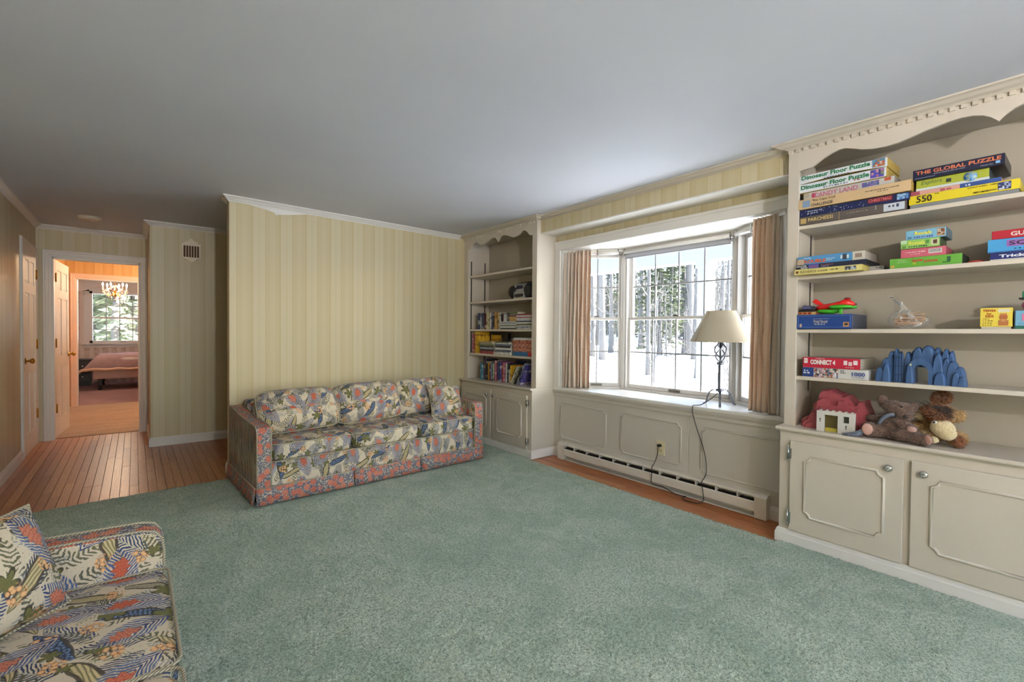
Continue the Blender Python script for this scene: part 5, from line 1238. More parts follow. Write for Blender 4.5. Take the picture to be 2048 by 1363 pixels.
game_box('yellow trivia card box with a brown cartoon picture', 3.135, .333, .227, S3, .098, .10, (232, 208, 78), (200, 176, 60), tray=(.010, (206, 202, 190)), texts=[('TRIVIA', .29, .86, .42, .13, (176, 64, 34), dict(bold=.04)), ('for', .29, .70, .17, .11, (176, 64, 34), dict(bold=.03)), ('KIDS', .30, .56, .26, .13, (176, 64, 34), dict(bold=.04)), ('~4', .20, .42, .22, .05, (110, 90, 40)), ('~4', .25, .32, .34, .05, (110, 90, 40)), ('~4', .24, .20, .34, .05, (110, 90, 40)), ('~4', .24, .09, .34, .05, (110, 90, 40))], patches=[(.56, .92, .76, .94, (222, 216, 190)), (.57, .88, .06, .34, (186, 116, 66)), (.62, .83, .34, .70, (192, 122, 70)), (.60, .85, .42, .60, (176, 100, 56)), (.66, .79, .28, .40, (206, 150, 96))])
game_box('pale blue toy box with a pink flower at the frame edge', 3.135, .222, .02, S3, .083, .10, (120, 176, 206), (40, 46, 56), patches=[(0, 1, 0, .18, (36, 110, 96)), (0, .02, 0, 1, (40, 50, 60)), (.12, .34, .45, .82, (214, 110, 150)), (.18, .28, .55, .72, (230, 160, 180)), (.05, .5, .28, .31, (80, 130, 170))])
tp = thing('toy_purse', 'pink toy pouch with green top at the right frame edge', 'toy', (3.17, .13, S3+.0835))
MB().blob((3.18, .135, S3+.109), (.045, .068, .026), 2.6, 8).build('pouch', rgb(206, 96, 156), tp); MB().box(3.1335, 3.1355, .09, .165, S3+.095, S3+.125).build('patch', rgb(226, 130, 176), tp)
gt = thing('card_tin', 'small green card tin balanced on the pink pouch', 'tin', (3.17, .11, S3+.1345))
MB().box(3.135, 3.21, .01, .200, S3+.1345, S3+.172).build('tin', rgb(56, 150, 104), gt, bevel=.006); MB().box(3.130, 3.215, .005, .210, S3+.1345, S3+.142).build('rim', rgb(30, 36, 34), gt, bevel=.002)
text('M', .014, .016, rgb(196, 110, 90), gt, 'lettering', (3.1345, .185, S3+.158), (0, -1, 0), (0, 0, 1), bold=.03)
S4 = 1.0052; z = S4
game_box('white 1000 piece puzzle box under the red game', 3.135, 1.088, .765, z, .054, .27, (214, 212, 208), (206, 204, 198), texts=[('1000', .87, .55, .19, .42, (50, 78, 150), dict(bold=.02)), ('PC PUZZLE', .87, .22, .17, .14, (70, 90, 150)), ('~2', .075, .66, .09, .18, (214, 220, 236), B), ('~2', .085, .42, .13, .18, (214, 220, 236), B), ('~2', .635, .82, .06, .12, (60, 60, 70)), ('~3', .655, .62, .09, .12, (60, 60, 70))], patches=[(0, .185, 0, 1, (40, 66, 132))]+blocks(.19, .57, 0, 1, 14, 5, [(214, 210, 204), (176, 110, 90), (90, 110, 110), (110, 120, 160), (206, 190, 160), (60, 66, 70), (190, 150, 170), (226, 226, 226)], 77)); z += .0545
game_box('red and white four-in-a-row game box on the fourth shelf', 3.13, 1.087, .798, z, .061, .26, (196, 34, 62), (176, 168, 152), (150, 140, 128), texts=[('CONNECT 4', .36, .56, .44, .46, (240, 236, 230), dict(bold=.05)), ('~7', .32, .90, .16, .08, (240, 206, 210)), ('~4', .83, .18, .15, .09, (240, 206, 210)), ('7+', .055, .68, .04, .16, (196, 34, 62), B)], patches=[(.025, .09, .42, .90, (236, 228, 226)), (.72, .78, .40, .80, (238, 220, 222)), (.80, .86, .34, .70, (226, 200, 200)), (.88, .95, .44, .84, (238, 220, 222))])

# ---- blue toy mountain: rock spires round an archway
mt = thing('toy_mountain', 'blue plastic toy mountain with an arch on the fourth shelf', 'toy', (3.20, .555, S4))
def rock_mat():
    g = G('blue_rock_plastic'); co = g.coord(); n = g.noise(g.scale(co, (30, 30, 8)), 1.0, 3.0)
    return g.bsdf(g.mixc(n, srgb(38, 64, 104), srgb(70, 102, 146)), .45, g.bump(n, .4, .004))
rock = rock_mat()
def spire(yc, w, h, x0, d, zb=0.0, name='rock_spire'):
    S4 = 1.0052+zb; h = h-zb
    prof = [(-1, 0), (-.94, .40), (-.80, .70), (-.55, .88), (-.22, .98), (.06, 1.0), (.40, .93), (.70, .74), (.90, .45), (1, 0)]
    front = [(yc+w/2*u, S4+h*v) for u, v in prof]; n = len(prof)
    # lens-shaped plan: the face bulges towards the room
    vs, fs = [], []
    for k, (s, dx) in enumerate(((1.0, d), (1.0, d*.35), (.74, 0.0))):
        for (y, zq) in front: vs.append((x0+dx, yc+(y-yc)*s, S4+(zq-S4)*(1 if k < 2 else .955)))
    for k in range(2):
        for i in range(n-1): fs.append((k*n+i, k*n+i+1, (k+1)*n+i+1, (k+1)*n+i))
    fs.append(tuple(2*n+i for i in range(n))); fs.append(tuple(range(n))[::-1])
    o = MB().add(vs, fs).build(name, rock, mt, bevel=.0015, seg=1)
    bm = bmesh.new(); bm.from_mesh(o.data); bmesh.ops.recalc_face_normals(bm, faces=bm.faces); bm.to_mesh(o.data); bm.free()
for a in ((.718, .050, .080, 3.150, .05), (.697, .055, .128, 3.160, .06), (.678, .045, .165, 3.175, .05), (.660, .036, .180, 3.190, .05), (.642, .022, .165, 3.200, .04), (.690, .040, .100, 3.145, .04), (.606, .042, .164, 3.165, .05), (.592, .036, .108, 3.138, .04), (.590, .030, .172, 3.195, .05), (.566, .056, .190, 3.165, .05, .085), (.528, .072, .199, 3.165, .05, .085), (.492, .052, .190, 3.180, .06), (.460, .050, .183, 3.175, .06), (.438, .034, .175, 3.180, .05), (.484, .055, .160, 3.150, .05), (.452, .046, .140, 3.155, .05), (.430, .055, .125, 3.150, .06), (.405, .050, .097, 3.150, .06), (.474, .052, .066, 3.135, .04), (.414, .036, .070, 3.138, .04), (.392, .036, .050, 3.136, .05)): spire(*a)
arch = [(.600, S4), (.600, S4+.085), (.585, S4+.115), (.560, S4+.135), (.535, S4+.128), (.508, S4+.105), (.500, S4+.080), (.500, S4), (.517, S4), (.517, S4+.070), (.530, S4+.092), (.548, S4+.099), (.566, S4+.092), (.579, S4+.070), (.579, S4)]
o = MB().prism(arch, 3.142, 3.185, 'x').build('archway', rock, mt)
bm = bmesh.new(); bm.from_mesh(o.data); bmesh.ops.triangulate(bm, faces=[f for f in bm.faces if len(f.verts) > 4]); bm.to_mesh(o.data); bm.free()
dk = plain('dark_blue_plastic', (34, 58, 96), .45, .1)
MB().box(3.160, 3.175, .621, .659, S4, S4+.152).build('tower_gate', rock, mt, bevel=.002)
for i in range(3): MB().box(3.157, 3.161, .624+i*.0125, .624+i*.0125+.003, S4+.004, S4+.150).build('gate_bar', dk, mt)
for zq in (.04, .085, .13): MB().box(3.156, 3.161, .622, .658, S4+zq, S4+zq+.004).build('gate_bar', dk, mt)
MB().box(3.140, 3.146, .584, .590, S4, S4+.092).build('lantern_post', dk, mt); MB().box(3.138, 3.146, .583, .591, S4+.092, S4+.102).build('lantern', rgb(214, 206, 150), mt)

# ---- red toy fort with a white stable front on the counter
CT = .7035
ft = thing('toy_fort', 'maroon plastic toy fort with a white stable front on the counter', 'toy', (3.15, .94, CT))
def fort_mat():
    g = G('maroon_plastic'); co = g.coord(); n = g.noise(co, 24.0, 3.0)
    return g.bsdf(g.mixc(n, srgb(128, 54, 62), srgb(172, 84, 90)), .42, g.bump(n, .3, .006))
fm = fort_mat()
sil = [(1.104, CT), (1.100, .742), (1.075, .762), (1.060, .766), (1.050, .796), (1.037, .805), (1.035, .850), (1.013, .863), (1.004, .912), (.990, .930), (.954, .934), (.934, .920), (.901, .910), (.892, .902), (.869, .906), (.856, .887), (.833, .860), (.812, .862), (.803, .882), (.790, .884), (.784, .854), (.768, .815), (.763, CT)]
def slab(silh, xa, xb, shrink, name):
    cy = sum(p[0] for p in silh)/len(silh); n = len(silh); vs = []
    for x, s, dz in ((xb, 1.0, 1.0), (xa+.02, 1.0, 1.0), (xa, shrink, .965)):
        vs += [(x, cy+(y-cy)*s, CT+(zq-CT)*dz) for y, zq in silh]
    fs = [(k*n+i, k*n+(i+1) % n, (k+1)*n+(i+1) % n, (k+1)*n+i) for k in range(2) for i in range(n)]+[tuple(range(n)), tuple(2*n+i for i in range(n))]
    o = MB().add(vs, fs).build(name, fm, ft)
    bm = bmesh.new(); bm.from_mesh(o.data); bmesh.ops.recalc_face_normals(bm, faces=bm.faces); bmesh.ops.triangulate(bm, faces=[f for f in bm.faces if len(f.verts) > 4]); bm.to_mesh(o.data); bm.free()
slab(sil, 3.150, 3.290, .96, 'mound')
slab([(1.090, CT), (1.084, .735), (1.062, .745), (1.046, .790), (1.020, .800), (1.010, .868), (.985, .888), (.950, .886), (.944, .852), (.905, .850), (.896, .884), (.872, .880), (.856, .852), (.815, .838), (.800, .846), (.790, .815), (.776, CT)], 3.128, 3.175, .95, 'mound_front')
slab([(1.075, CT), (1.060, .725), (1.030, .740), (1.015, .800), (.990, .835), (.930, .838), (.870, .830), (.810, .826), (.790, CT)], 3.114, 3.140, .96, 'mound_step')
wh = plain('white_toy_plastic', (196, 192, 184), .4, .03)
fc = MB(); xa, xb = 3.062, 3.078
for y0_, y1_, z0_, z1_ in ((.949, .986, CT, .820), (.882, .949, .800, .822), (.857, .882, CT, .822), (.802, .829, CT, .822), (.829, .857, CT, .764), (.829, .857, .801, .822)): fc.box(xa, xb, y0_, y1_, z0_, z1_)
fc.build('stable_front', wh, ft)
for i in range(6): MB().box(xa, xb+.002, .810+i*.030, .820+i*.030, .822, .828).build('battlement', wh, ft)
MB().box(3.079, 3.110, .885, .948, CT, CT+.020).build('stable_floor', rgb(190, 176, 70), ft); MB().box(3.110, 3.113, .87, .96, CT, .815).build('stable_back', rgb(120, 106, 60), ft)
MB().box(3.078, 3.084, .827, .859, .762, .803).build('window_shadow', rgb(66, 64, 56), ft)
for y_, z_ in ((.968, .768), (.842, .742)): MB().lathe([(.0035, -.001), (.0035, .001)], 8, (xa, y_, z_+.006), 'x').box(xa-.001, xa, y_-.0015, y_+.0015, z_-.012, z_+.004).build('keyhole', rgb(50, 44, 40), ft)

# ---- stuffed animals
def fur_mat(name, a, b):
    g = G(name); co = g.coord(); n = g.noise(co, 120.0, 3.0, .7)
    return g.bsdf(g.mixc(g.step(n, .35, .65), srgb(*a), srgb(*b)), .95, g.bump(n, 1.0, .006), Sheen_Weight=.3)
def plush(parent, name, blobs, mat, fur=0, furlen=.006, seed=1, fmats=None):
    """overlapping rounded volumes merged into one skin; short fur tufts on top"""
    b = MB()
    for c, r, rot in blobs: b.blob(c, r, 2.0, 10, rot=rot)
    o = b.build(name, mat, parent)
    rm = o.modifiers.new('skin', 'REMESH'); rm.mode = 'VOXEL'; rm.voxel_size = .0045; rm.use_smooth_shade = True
    dg = bpy.context.evaluated_depsgraph_get(); me = bpy.data.meshes.new_from_object(o.evaluated_get(dg)); o.modifiers.clear(); o.data = me
    if fur:
        r = random.Random(seed); vs, fs = [], []; nv = len(me.vertices)
        me.update()
        for k in range(fur):
            v = me.vertices[r.randrange(nv)]; p, nn = v.co, v.normal
            d = (Vector(nn)+Vector((r.uniform(-.8, .8), r.uniform(-.8, .8), r.uniform(-1.0, .5)))).normalized(); s = Vector(nn).cross(d).normalized()*furlen*.16 if Vector(nn).cross(d).length > 1e-4 else Vector((0, .0008, 0))
            L = furlen*r.uniform(.6, 1.3); b0 = len(vs); vs += [p-s, p+s, p+d*L]; fs.append((b0, b0+1, b0+2))
        off = ORG[o.name]; m2 = bpy.data.meshes.new('fur'); m2.from_pydata([tuple(q) for q in vs], [], fs); m2.materials.append(mat)
        fo = bpy.data.objects.new('fur', m2); col.objects.link(fo); fo.parent = o; fo['kind'] = 'stuff'
    return o
R3 = lambda x=0, y=0, z=0: (Matrix.Rotation(math.radians(z), 3, 'Z') @ Matrix.Rotation(math.radians(y), 3, 'Y') @ Matrix.Rotation(math.radians(x), 3, 'X'))
brown = fur_mat('brown_bear_fur', (78, 56, 46), (120, 92, 76)); dbrown = fur_mat('dark_bear_fur', (58, 40, 30), (88, 62, 46))
bear = thing('teddy_bear', 'brown curly teddy bear slumped on the counter with grey ribbon', 'stuffed animal', (3.11, .645, CT))
plush(bear, 'body', [((3.13, .655, .775), (.050, .052, .062), None), ((3.12, .650, .745), (.052, .055, .040), None), ((3.14, .650, .838), (.030, .034, .03), None),
    ((3.13, .640, .868), (.046, .062, .040), R3(18)), ((3.145, .610, .862), (.044, .048, .042), None), ((3.10, .600, .842), (.028, .040, .026), R3(20)),
    ((3.135, .698, .905), (.018, .024, .026), None), ((3.145, .692, .882), (.02, .026, .02), None), ((3.16, .578, .880), (.020, .024, .028), None),
    ((3.08, .738, .748), (.034, .036, .040), R3(0, 0, 10)), ((3.10, .705, .745), (.036, .046, .036), R3(0, 0, 20)), ((3.12, .68, .74), (.034, .040, .030), None),
    ((3.075, .585, .745), (.032, .062, .032), R3(-4, 0, 6)), ((3.060, .530, .738), (.032, .048, .030), R3(0, 0, 8)), ((3.050, .505, .738), (.030, .026, .030), None),
    ((3.09, .600, .795), (.024, .052, .024), R3(22)), ((3.08, .565, .778), (.024, .026, .022), None), ((3.14, .70, .81), (.022, .055, .020), R3(-20)), ((3.15, .745, .80), (.02, .03, .018), None)], brown, 5200, .0075, 3)
MB().blob((3.046, .742, .752), (.006, .024, .031), 2.0, 8, rot=R3(0, 0, 10)).build('foot_pad', rgb(196, 150, 138), bear); MB().blob((3.030, .494, .742), (.012, .020, .022), 2.0, 8, rot=R3(0, 0, -28)).build('foot_pad', rgb(176, 128, 112), bear)
MB().blob((3.062, .562, .778), (.012, .020, .016), 2.4, 8, rot=R3(0, 0, 0)).build('paw_pad', rgb(190, 150, 140), bear)
MB().blob((3.078, .590, .838), (.010, .012, .009), 2.2, 6).build('nose', rgb(40, 30, 28), bear); MB().blob((3.090, .640, .872), (.006, .006, .006), 2.0, 6).build('eye', rgb(20, 16, 14), bear); MB().blob((3.098, .61, .884), (.006, .006, .006), 2.0, 6).build('eye', rgb(20, 16, 14), bear)
ribm = plain('grey_ribbon', (92, 98, 112), .5, .15, 60.0)
def ribbon(pts, w, name):
    pts = [Vector(p) for p in smooth_path(pts, 4)]; vs = []
    for i, p in enumerate(pts):
        t = (pts[min(i+1, len(pts)-1)]-pts[max(i-1, 0)]).normalized(); s = t.cross(Vector((1, 0, .35))).normalized()*w/2; vs += [p-s, p+s]
    n = len(pts); o = MB().add(vs, [(2*i, 2*i+1, 2*i+3, 2*i+2) for i in range(n-1)], True).build(name, ribm, bear); so = o.modifiers.new('solid', 'SOLIDIFY'); so.thickness = .001
ribbon([(3.088, .635, .836), (3.076, .66, .832), (3.070, .685, .810), (3.075, .700, .785)], .016, 'ribbon'); ribbon([(3.10, .62, .846), (3.082, .65, .842), (3.078, .678, .828), (3.082, .70, .80)], .012, 'ribbon')
ribbon([(3.055, .760, .745), (3.042, .785, .728), (3.034, .815, .716), (3.030, .850, .7075)], .018, 'ribbon_tail'); ribbon([(3.05, .762, .735), (3.036, .79, .714), (3.03, .835, .706)], .024, 'ribbon_tail')
gold = fur_mat('golden_lion_fur', (150, 112, 66), (196, 160, 104)); rust = fur_mat('rust_mane_fur', (110, 60, 28), (160, 100, 54)); cream_f = fur_mat('cream_plush', (196, 174, 130), (214, 196, 158))
lion = thing('stuffed_lion', 'golden plush lion with a big cream muzzle behind the bear', 'stuffed animal', (3.20, .47, CT))
plush(lion, 'body', [((3.24, .50, .775), (.060, .075, .062), None), ((3.20, .475, .85), (.052, .056, .052), None), ((3.22, .555, .765), (.045, .05, .04), None), ((3.18, .41, .745), (.046, .038, .034), None), ((3.16, .515, .742), (.04, .05, .03), None), ((3.20, .548, .845), (.026, .034, .036), None), ((3.22, .415, .852), (.024, .030, .030), None)], gold, 4200, .012, 5)
plush(lion, 'muzzle', [((3.13, .455, .792), (.040, .050, .046), R3(25)), ((3.12, .440, .775), (.034, .040, .036), R3(25))], cream_f, 700, .004, 6)
plush(lion, 'mane', [((3.17, .485, .868), (.045, .046, .030), None), ((3.15, .470, .850), (.034, .030, .026), None)], rust, 2600, .022, 7)
plush(lion, 'inner_ear', [((3.176, .550, .845), (.012, .020, .022), None)], cream_f, 400, .012, 9)
plush(lion, 'paw', [((3.115, .487, .733), (.024, .022, .018), None)], cream_f, 300, .003, 10); plush(lion, 'paw', [((3.14, .395, .735), (.026, .022, .028), None)], rust, 700, .010, 11)
plush(lion, 'tail_tuft', [((3.24, .480, .935), (.020, .032, .022), R3(-15)), ((3.24, .488, .915), (.012, .014, .018), None)], rust, 1800, .020, 12)
MB().tube(smooth_path([(3.28, .53, .77), (3.30, .53, .85), (3.27, .505, .895), (3.245, .488, .918)]), .006, 8).build('tail', gold, lion)
blk = fur_mat('black_forelock', (26, 20, 20), (54, 40, 34)); fk = MB(); rf_ = random.Random(3)
for i in range(70):
    a = Vector((3.16+rf_.uniform(-.02, .02), .515+rf_.uniform(-.02, .02), .898)); d = Vector((-.03+rf_.uniform(-.02, .02), -.09+rf_.uniform(-.03, .03), -.030+rf_.uniform(-.03, .02)))
    if i < 8: d = Vector((-.02, rf_.uniform(-.02, .06), rf_.uniform(-.01, .04)))
    fk.tube([a, a+d*.5+Vector((-.008, 0, .012)), a+d], [.0014, .0012, .0003], 4, cap=False)
fk.build('forelock', blk, lion)['kind'] = 'stuff'
MB().blob((3.108, .482, .822), (.010, .012, .008), 2.0, 6).build('eye', rgb(226, 222, 214), lion)
MB().blob((3.100, .483, .823), (.004, .005, .005), 2.0, 6).build('pupil', rgb(20, 16, 14), lion)
# ================================================================== books and radio on the left shelves
def spine_mat(i, a, b, c, freq):
    """printed dust jackets: bands and flecks of the jacket's own colours"""
    g = G('book_jacket_%d' % i); co = g.coord(); x, y, z = g.sep(co); r = g.rand()
    n = g.noise(g.vadd(g.scale(co, (1, 2.2, .28)), g.vec(r*9.0, r*3.0, r*5.0)), freq*1.3, 3.0, .6)
    band = g.step(g.sin(z*(22.0+i*3)+r*20.0), .80, .92)
    cc = g.mixc(g.step(n, .52, .60), srgb(*a), srgb(*b)); cc = g.mixc(band*g.step(n, .35, .6), cc, srgb(*c))
    return g.bsdf(cc, .4)
JK = [spine_mat(i, *t) for i, t in enumerate([((36, 46, 92), (92, 110, 160), (206, 206, 214), 60), ((120, 130, 150), (196, 196, 200), (60, 66, 90), 70), ((44, 34, 66), (110, 80, 120), (206, 170, 90), 60), ((206, 196, 160), (120, 120, 70), (90, 70, 40), 70), ((176, 130, 60), (214, 190, 140), (90, 50, 40), 60), ((90, 30, 40), (150, 70, 80), (206, 200, 190), 60), ((24, 24, 30), (70, 70, 80), (180, 170, 150), 60), ((66, 60, 140), (140, 130, 200), (226, 222, 226), 60), ((206, 206, 202), (150, 156, 160), (70, 90, 120), 70), ((190, 110, 140), (140, 60, 110), (230, 200, 210), 60), ((60, 140, 176), (120, 190, 206), (226, 226, 220), 40), ((214, 170, 50), (180, 130, 30), (120, 70, 30), 40), ((100, 110, 80), (150, 150, 120), (50, 50, 44), 60), ((130, 40, 60), (200, 90, 60), (230, 190, 90), 60)])]
pages = plain('book_pages', (206, 198, 182), .8, .05, 200.0)
names = ['navy', 'grey', 'dark violet', 'cream', 'tan', 'wine red', 'black', 'purple', 'white', 'pink', 'sky blue', 'yellow', 'olive', 'crimson']
_bk = {}
def book(y, w, h, d, z, jk, label, xf=3.15, tilt=0.0, group=None, flat=False, yawd=0.0):
    """upright: spine faces the room at x=xf, y is the centre of the spine; flat: lying, w is its thickness and h its length along y"""
    t = thing('book', label, 'book', (xf, y, z), math.radians(yawd), local=True, group=group)
    key = (round(w, 3), round(h, 3), round(d, 3), flat, jk)
    if key not in _bk:
        c, p = MB(), MB(); tc = .0022
        if not flat:
            c.box(0, .003, -w/2, w/2, 0, h); c.box(0, d, -w/2, -w/2+tc, 0, h); c.box(0, d, w/2-tc, w/2, 0, h); p.box(.003, d-.004, -w/2+tc, w/2-tc, .003, h-.003)
        else:
            c.box(0, .003, -h/2, h/2, 0, w); c.box(0, d, -h/2, h/2, 0, tc); c.box(0, d, -h/2, h/2, w-tc, w); p.box(.003, d-.004, -h/2+.003, h/2-.003, tc, w-tc)
        _bk[key] = (c.mesh('cover'), p.mesh('pages')); _bk[key][0].materials.append(JK[jk]); _bk[key][1].materials.append(pages)
    for nm, me in zip(('cover', 'pages'), _bk[key]):
        o = bpy.data.objects.new(nm, me); col.objects.link(o); o.parent = t
    if tilt: t.rotation_euler = (math.radians(tilt), 0, math.radians(yawd))
    return t
ordn = ['first', 'second', 'third', 'fourth', 'fifth', 'sixth', 'seventh', 'eighth', 'ninth', 'tenth', 'eleventh', 'twelfth', 'thirteenth', 'fourteenth', 'fifteenth', 'sixteenth', 'seventeenth', 'eighteenth', 'nineteenth', 'twentieth']
def row(y, z, spec, shelf, group, xf=3.15):
    for i, (w, h, jk) in enumerate(spec):
        book(y-w/2, w-.0008, h, .15, z, jk, '%s book, %s from the left on the %s' % (names[jk], ordn[i], shelf), xf+.004*((i*7) % 3), group=group); y -= w
    return y
r3 = [(.040, .190, 0), (.038, .186, 1), (.030, .188, 0), (.026, .186, 2), (.024, .184, 5), (.040, .190, 3), (.036, .188, 3), (.030, .186, 8), (.028, .186, 7), (.030, .188, 6), (.050, .190, 4), (.044, .188, 4), (.028, .186, 8), (.020, .184, 6)]
row(4.545, 1.2885, r3, 'middle shelf', 'paperbacks standing on the middle shelf')
def pile(yc, z, spec, where, group, xf=3.14):
    for i, (th, L, d, jk, dy) in enumerate(spec):
        book(yc+dy, th-.0006, L, d, z, jk, '%s volume lying %s, %s from the bottom' % (names[jk], where, ordn[i]), xf, flat=True, group=group, yawd=((i*37) % 5-2)*1.2); z += th
    return z
zt = pile(3.965, 1.2885, [(.014, .27, .20, 6, 0), (.022, .275, .20, 8, .004), (.010, .27, .20, 12, -.004), (.016, .27, .20, 8, 0), (.012, .275, .20, 1, .004), (.012, .27, .20, 8, -.002)], 'in the low pile of white magazines', 'magazines in the low pile')
for i, (y, w, h, jk) in enumerate(((4.075, .022, .088, 5), (4.052, .022, .094, 8), (4.026, .026, .092, 8), (4.000, .020, .088, 1), (3.975, .026, .094, 6))):
    book(y, w, h, .12, zt+.0005, jk, '%s book standing on the low magazine pile, %s from the left' % (names[jk], ordn[i]), 3.16, group='books standing on the magazine pile')
book(3.885, .050, .13, .14, zt+.0005, 4, 'thick tan book lying on the right of the low magazine pile', 3.15, flat=True); book(3.885, .018, .13, .14, zt+.052, 5, 'red book lying above the thick tan one', 3.15, flat=True)
book(3.895, .030, .14, .13, zt+.071, 12, 'olive green book on top of the tan and red ones', 3.16, flat=True)
pile(3.690, 1.2885, [(.016, .25, .21, 8, 0), (.014, .25, .21, 8, .003), (.012, .245, .21, 8, -.003), (.018, .25, .21, 12, 0), (.014, .25, .21, 8, .003), (.014, .25, .21, 1, 0), (.014, .245, .21, 8, -.004), (.016, .25, .21, 8, .003), (.012, .25, .21, 9, 0), (.016, .245, .21, 8, .002), (.014, .24, .21, 13, 0)], 'in the tall pile of white magazines', 'magazines in the tall pile')
# fourth shelf
z4 = 1.0085
y = 4.640
for i, (w, h, jk, lb) in enumerate(((.026, .225, 9, 'pale pink hardback at the far left of the fourth shelf'), (.030, .245, 13, 'crimson patterned hardback beside the tall yellow book'), (.060, .255, 11, 'tall thick yellow hardback on the fourth shelf'))):
    book(y-w/2, w-.001, h, .17, z4, jk, lb, 3.14, group=None); y -= w
# big dark boxes standing behind the lying pile
book(4.345, .30, .235, .04, z4, 6, 'broad black atlas standing at the back of the fourth shelf', 3.33)
book(4.395, .16, .215, .03, z4, 11, 'orange and gold album standing before the black atlas', 3.295)
zt = pile(4.345, z4, [(.034, .285, .15, 13, .0), (.020, .26, .16, 6, -.01), (.020, .255, .16, 0, -.005), (.018, .27, .16, 6, 0), (.020, .275, .16, 12, .012), (.016, .27, .16, 3, .014), (.012, .26, .16, 3, .02)], 'in the left pile on the fourth shelf', 'books lying in the left pile', 3.135)
pile(4.045, z4, [(.032, .27, .16, 8, 0), (.022, .27, .16, 1, -.01), (.024, .275, .16, 8, -.005), (.020, .27, .16, 6, 0), (.018, .27, .16, 1, -.01), (.016, .25, .16, 8, .01), (.012, .24, .16, 12, .01)], 'in the right pile on the fourth shelf', 'books lying in the right pile', 3.135)
# set of tapes with a row of pictures: white tops, figures, blue feet
vt = [plain('tape_white', (196, 200, 206), .4, .03), plain('tape_blue', (36, 96, 146), .4, .05), plain('tape_red', (176, 40, 44), .4, .05)]
def tape_pic(i):
    g = G('tape_picture_%d' % i); co = g.coord(); n = g.noise(g.vadd(co, g.vec(i*3.1, i*1.7, 0.0)), 55.0, 2.0)
    return g.bsdf(g.ramp(n, [(.25, srgb(40, 30, 30)), (.45, srgb(140, 60, 50)), (.6, srgb(196, 140, 110)), (.75, srgb(60, 80, 110))]), .4)
pics = [tape_pic(i) for i in range(4)]
for i in range(10):
    w = .0305; y = 3.878-w/2-i*w; last = i >= 8
    t = thing('video_tape', 'cased tape with %s foot, %s from the left of the matching set' % ('red' if last else 'blue', ordn[i]), 'tape', (3.145, y, z4), 0, local=True, group='matching tapes on the fourth shelf')
    MB().box(0, .125, -w/2+.0005, w/2-.0005, .045, .168).build('case', pics[i % 4], t); MB().box(-.0003, .1253, -w/2+.0005, w/2-.0005, .168, .190).build('top_band', vt[0], t); MB().box(-.0003, .1253, -w/2+.0005, w/2-.0005, 0, .045).build('foot_band', vt[2 if last else 1], t)
    text(str(i+1), .010, .012, rgb(40, 40, 60), t, 'lettering', (-.0004, 0, .179), (0, -1, 0), (0, 0, 1), bold=.02)
# bottom row on the counter
zc = .7036; y = 4.500
low = [(.022, .190, 10), (.030, .188, 10), (.026, .205, 1), (.030, .245, 2), (.032, .240, 6), (.036, .200, 11), (.022, .180, 5), (.030, .205, 1), (.022, .195, 10), (.028, .200, 3), (.036, .232, 9), (.026, .230, 2), (.034, .228, 0), (.030, .226, 7), (.034, .224, 13), (.034, .222, 9), (.032, .215, 8), (.030, .220, 6), (.036, .150, 8)]
row(y, zc, low, 'counter', 'books standing on the counter', 3.16)
y = 4.500-sum(w for w, _, _ in low)
book(y-.018, .034, .200, .16, zc, 11, 'bright yellow hardback where the counter row ends', 3.15); book(3.955, .26, .245, .03, zc, 0, 'wide navy album standing behind the counter row', 3.36)
yy = y-.040
for i, (w, h, jk, tl) in enumerate(((.020, .21, 8, 30), (.012, .20, 3, 31), (.014, .215, 12, 32), (.016, .21, 6, 33), (.014, .205, 6, 32), (.010, .225, 8, 27), (.010, .24, 0, 26), (.012, .25, 1, 25), (.010, .23, 7, 26))):
    b = book(yy-.012, w, h, .17, zc+w*.0, jk, '%s picture book leaning right on the counter, %s from the left' % (names[jk], ordn[i]), 3.13, tilt=0, group='picture books leaning on the counter')
    b.rotation_euler = (math.radians(tl), 0, 0); b.location = (3.13, yy, zc+(w/2)*math.sin(math.radians(tl))+.0003); yy -= w/math.cos(math.radians(tl))+.0015
# ---- radio / cd player
rd = thing('boombox', 'black and silver portable radio on the second shelf', 'radio', (3.24, 3.80, 1.6105))
bk_, sv = plain('black_speaker', (20, 20, 24), .35, .1), plain('silver_plastic', (150, 150, 154), .3, .04, Metallic=.5)
z0 = 1.6105
for yc, s in ((3.925, 1), (3.690, -1)):
    MB().blob((3.255, yc, z0+.082), (.085, .085, .080), 3.2, 12).build('speaker', bk_, rd); MB().lathe([(.058, -.004), (.060, .0), (.052, .002), (.030, .012), (0, .010)], 20, (3.174, yc+.01*s, z0+.082), 'x').build('speaker_cone', paint((34, 34, 38), .6), rd)
MB().prism([(3.165, z0), (3.330, z0), (3.330, z0+.165), (3.230, z0+.172), (3.196, z0+.160), (3.166, z0+.060)], 3.725, 3.905, 'y').build('body', sv, rd, bevel=.008)
MB().xbox(Matrix.Translation((3.181, 3.815, z0+.112)) @ Matrix.Rotation(math.radians(-17), 4, 'Y'), -.003, .002, -.045, .045, -.022, .030).build('display', paint((20, 28, 60), .15), rd)
for yc in (3.745, 3.885):
    MB().lathe([(.016, -.010), (.018, 0)], 14, (3.184, yc, z0+.132), 'x').build('dial', M['chrome'], rd)
for i in range(5): MB().box(3.166, 3.178, 3.755+i*.026, 3.775+i*.026, z0+.070, z0+.078).build('button', M['chrome'], rd)
MB().box(3.160, 3.170, 3.745, 3.885, z0+.022, z0+.052).build('tape_door', paint((30, 30, 34), .2), rd, bevel=.003); MB().box(3.158, 3.166, 3.735, 3.895, z0+.004, z0+.016).build('lower_lip', M['chrome'], rd, bevel=.002)
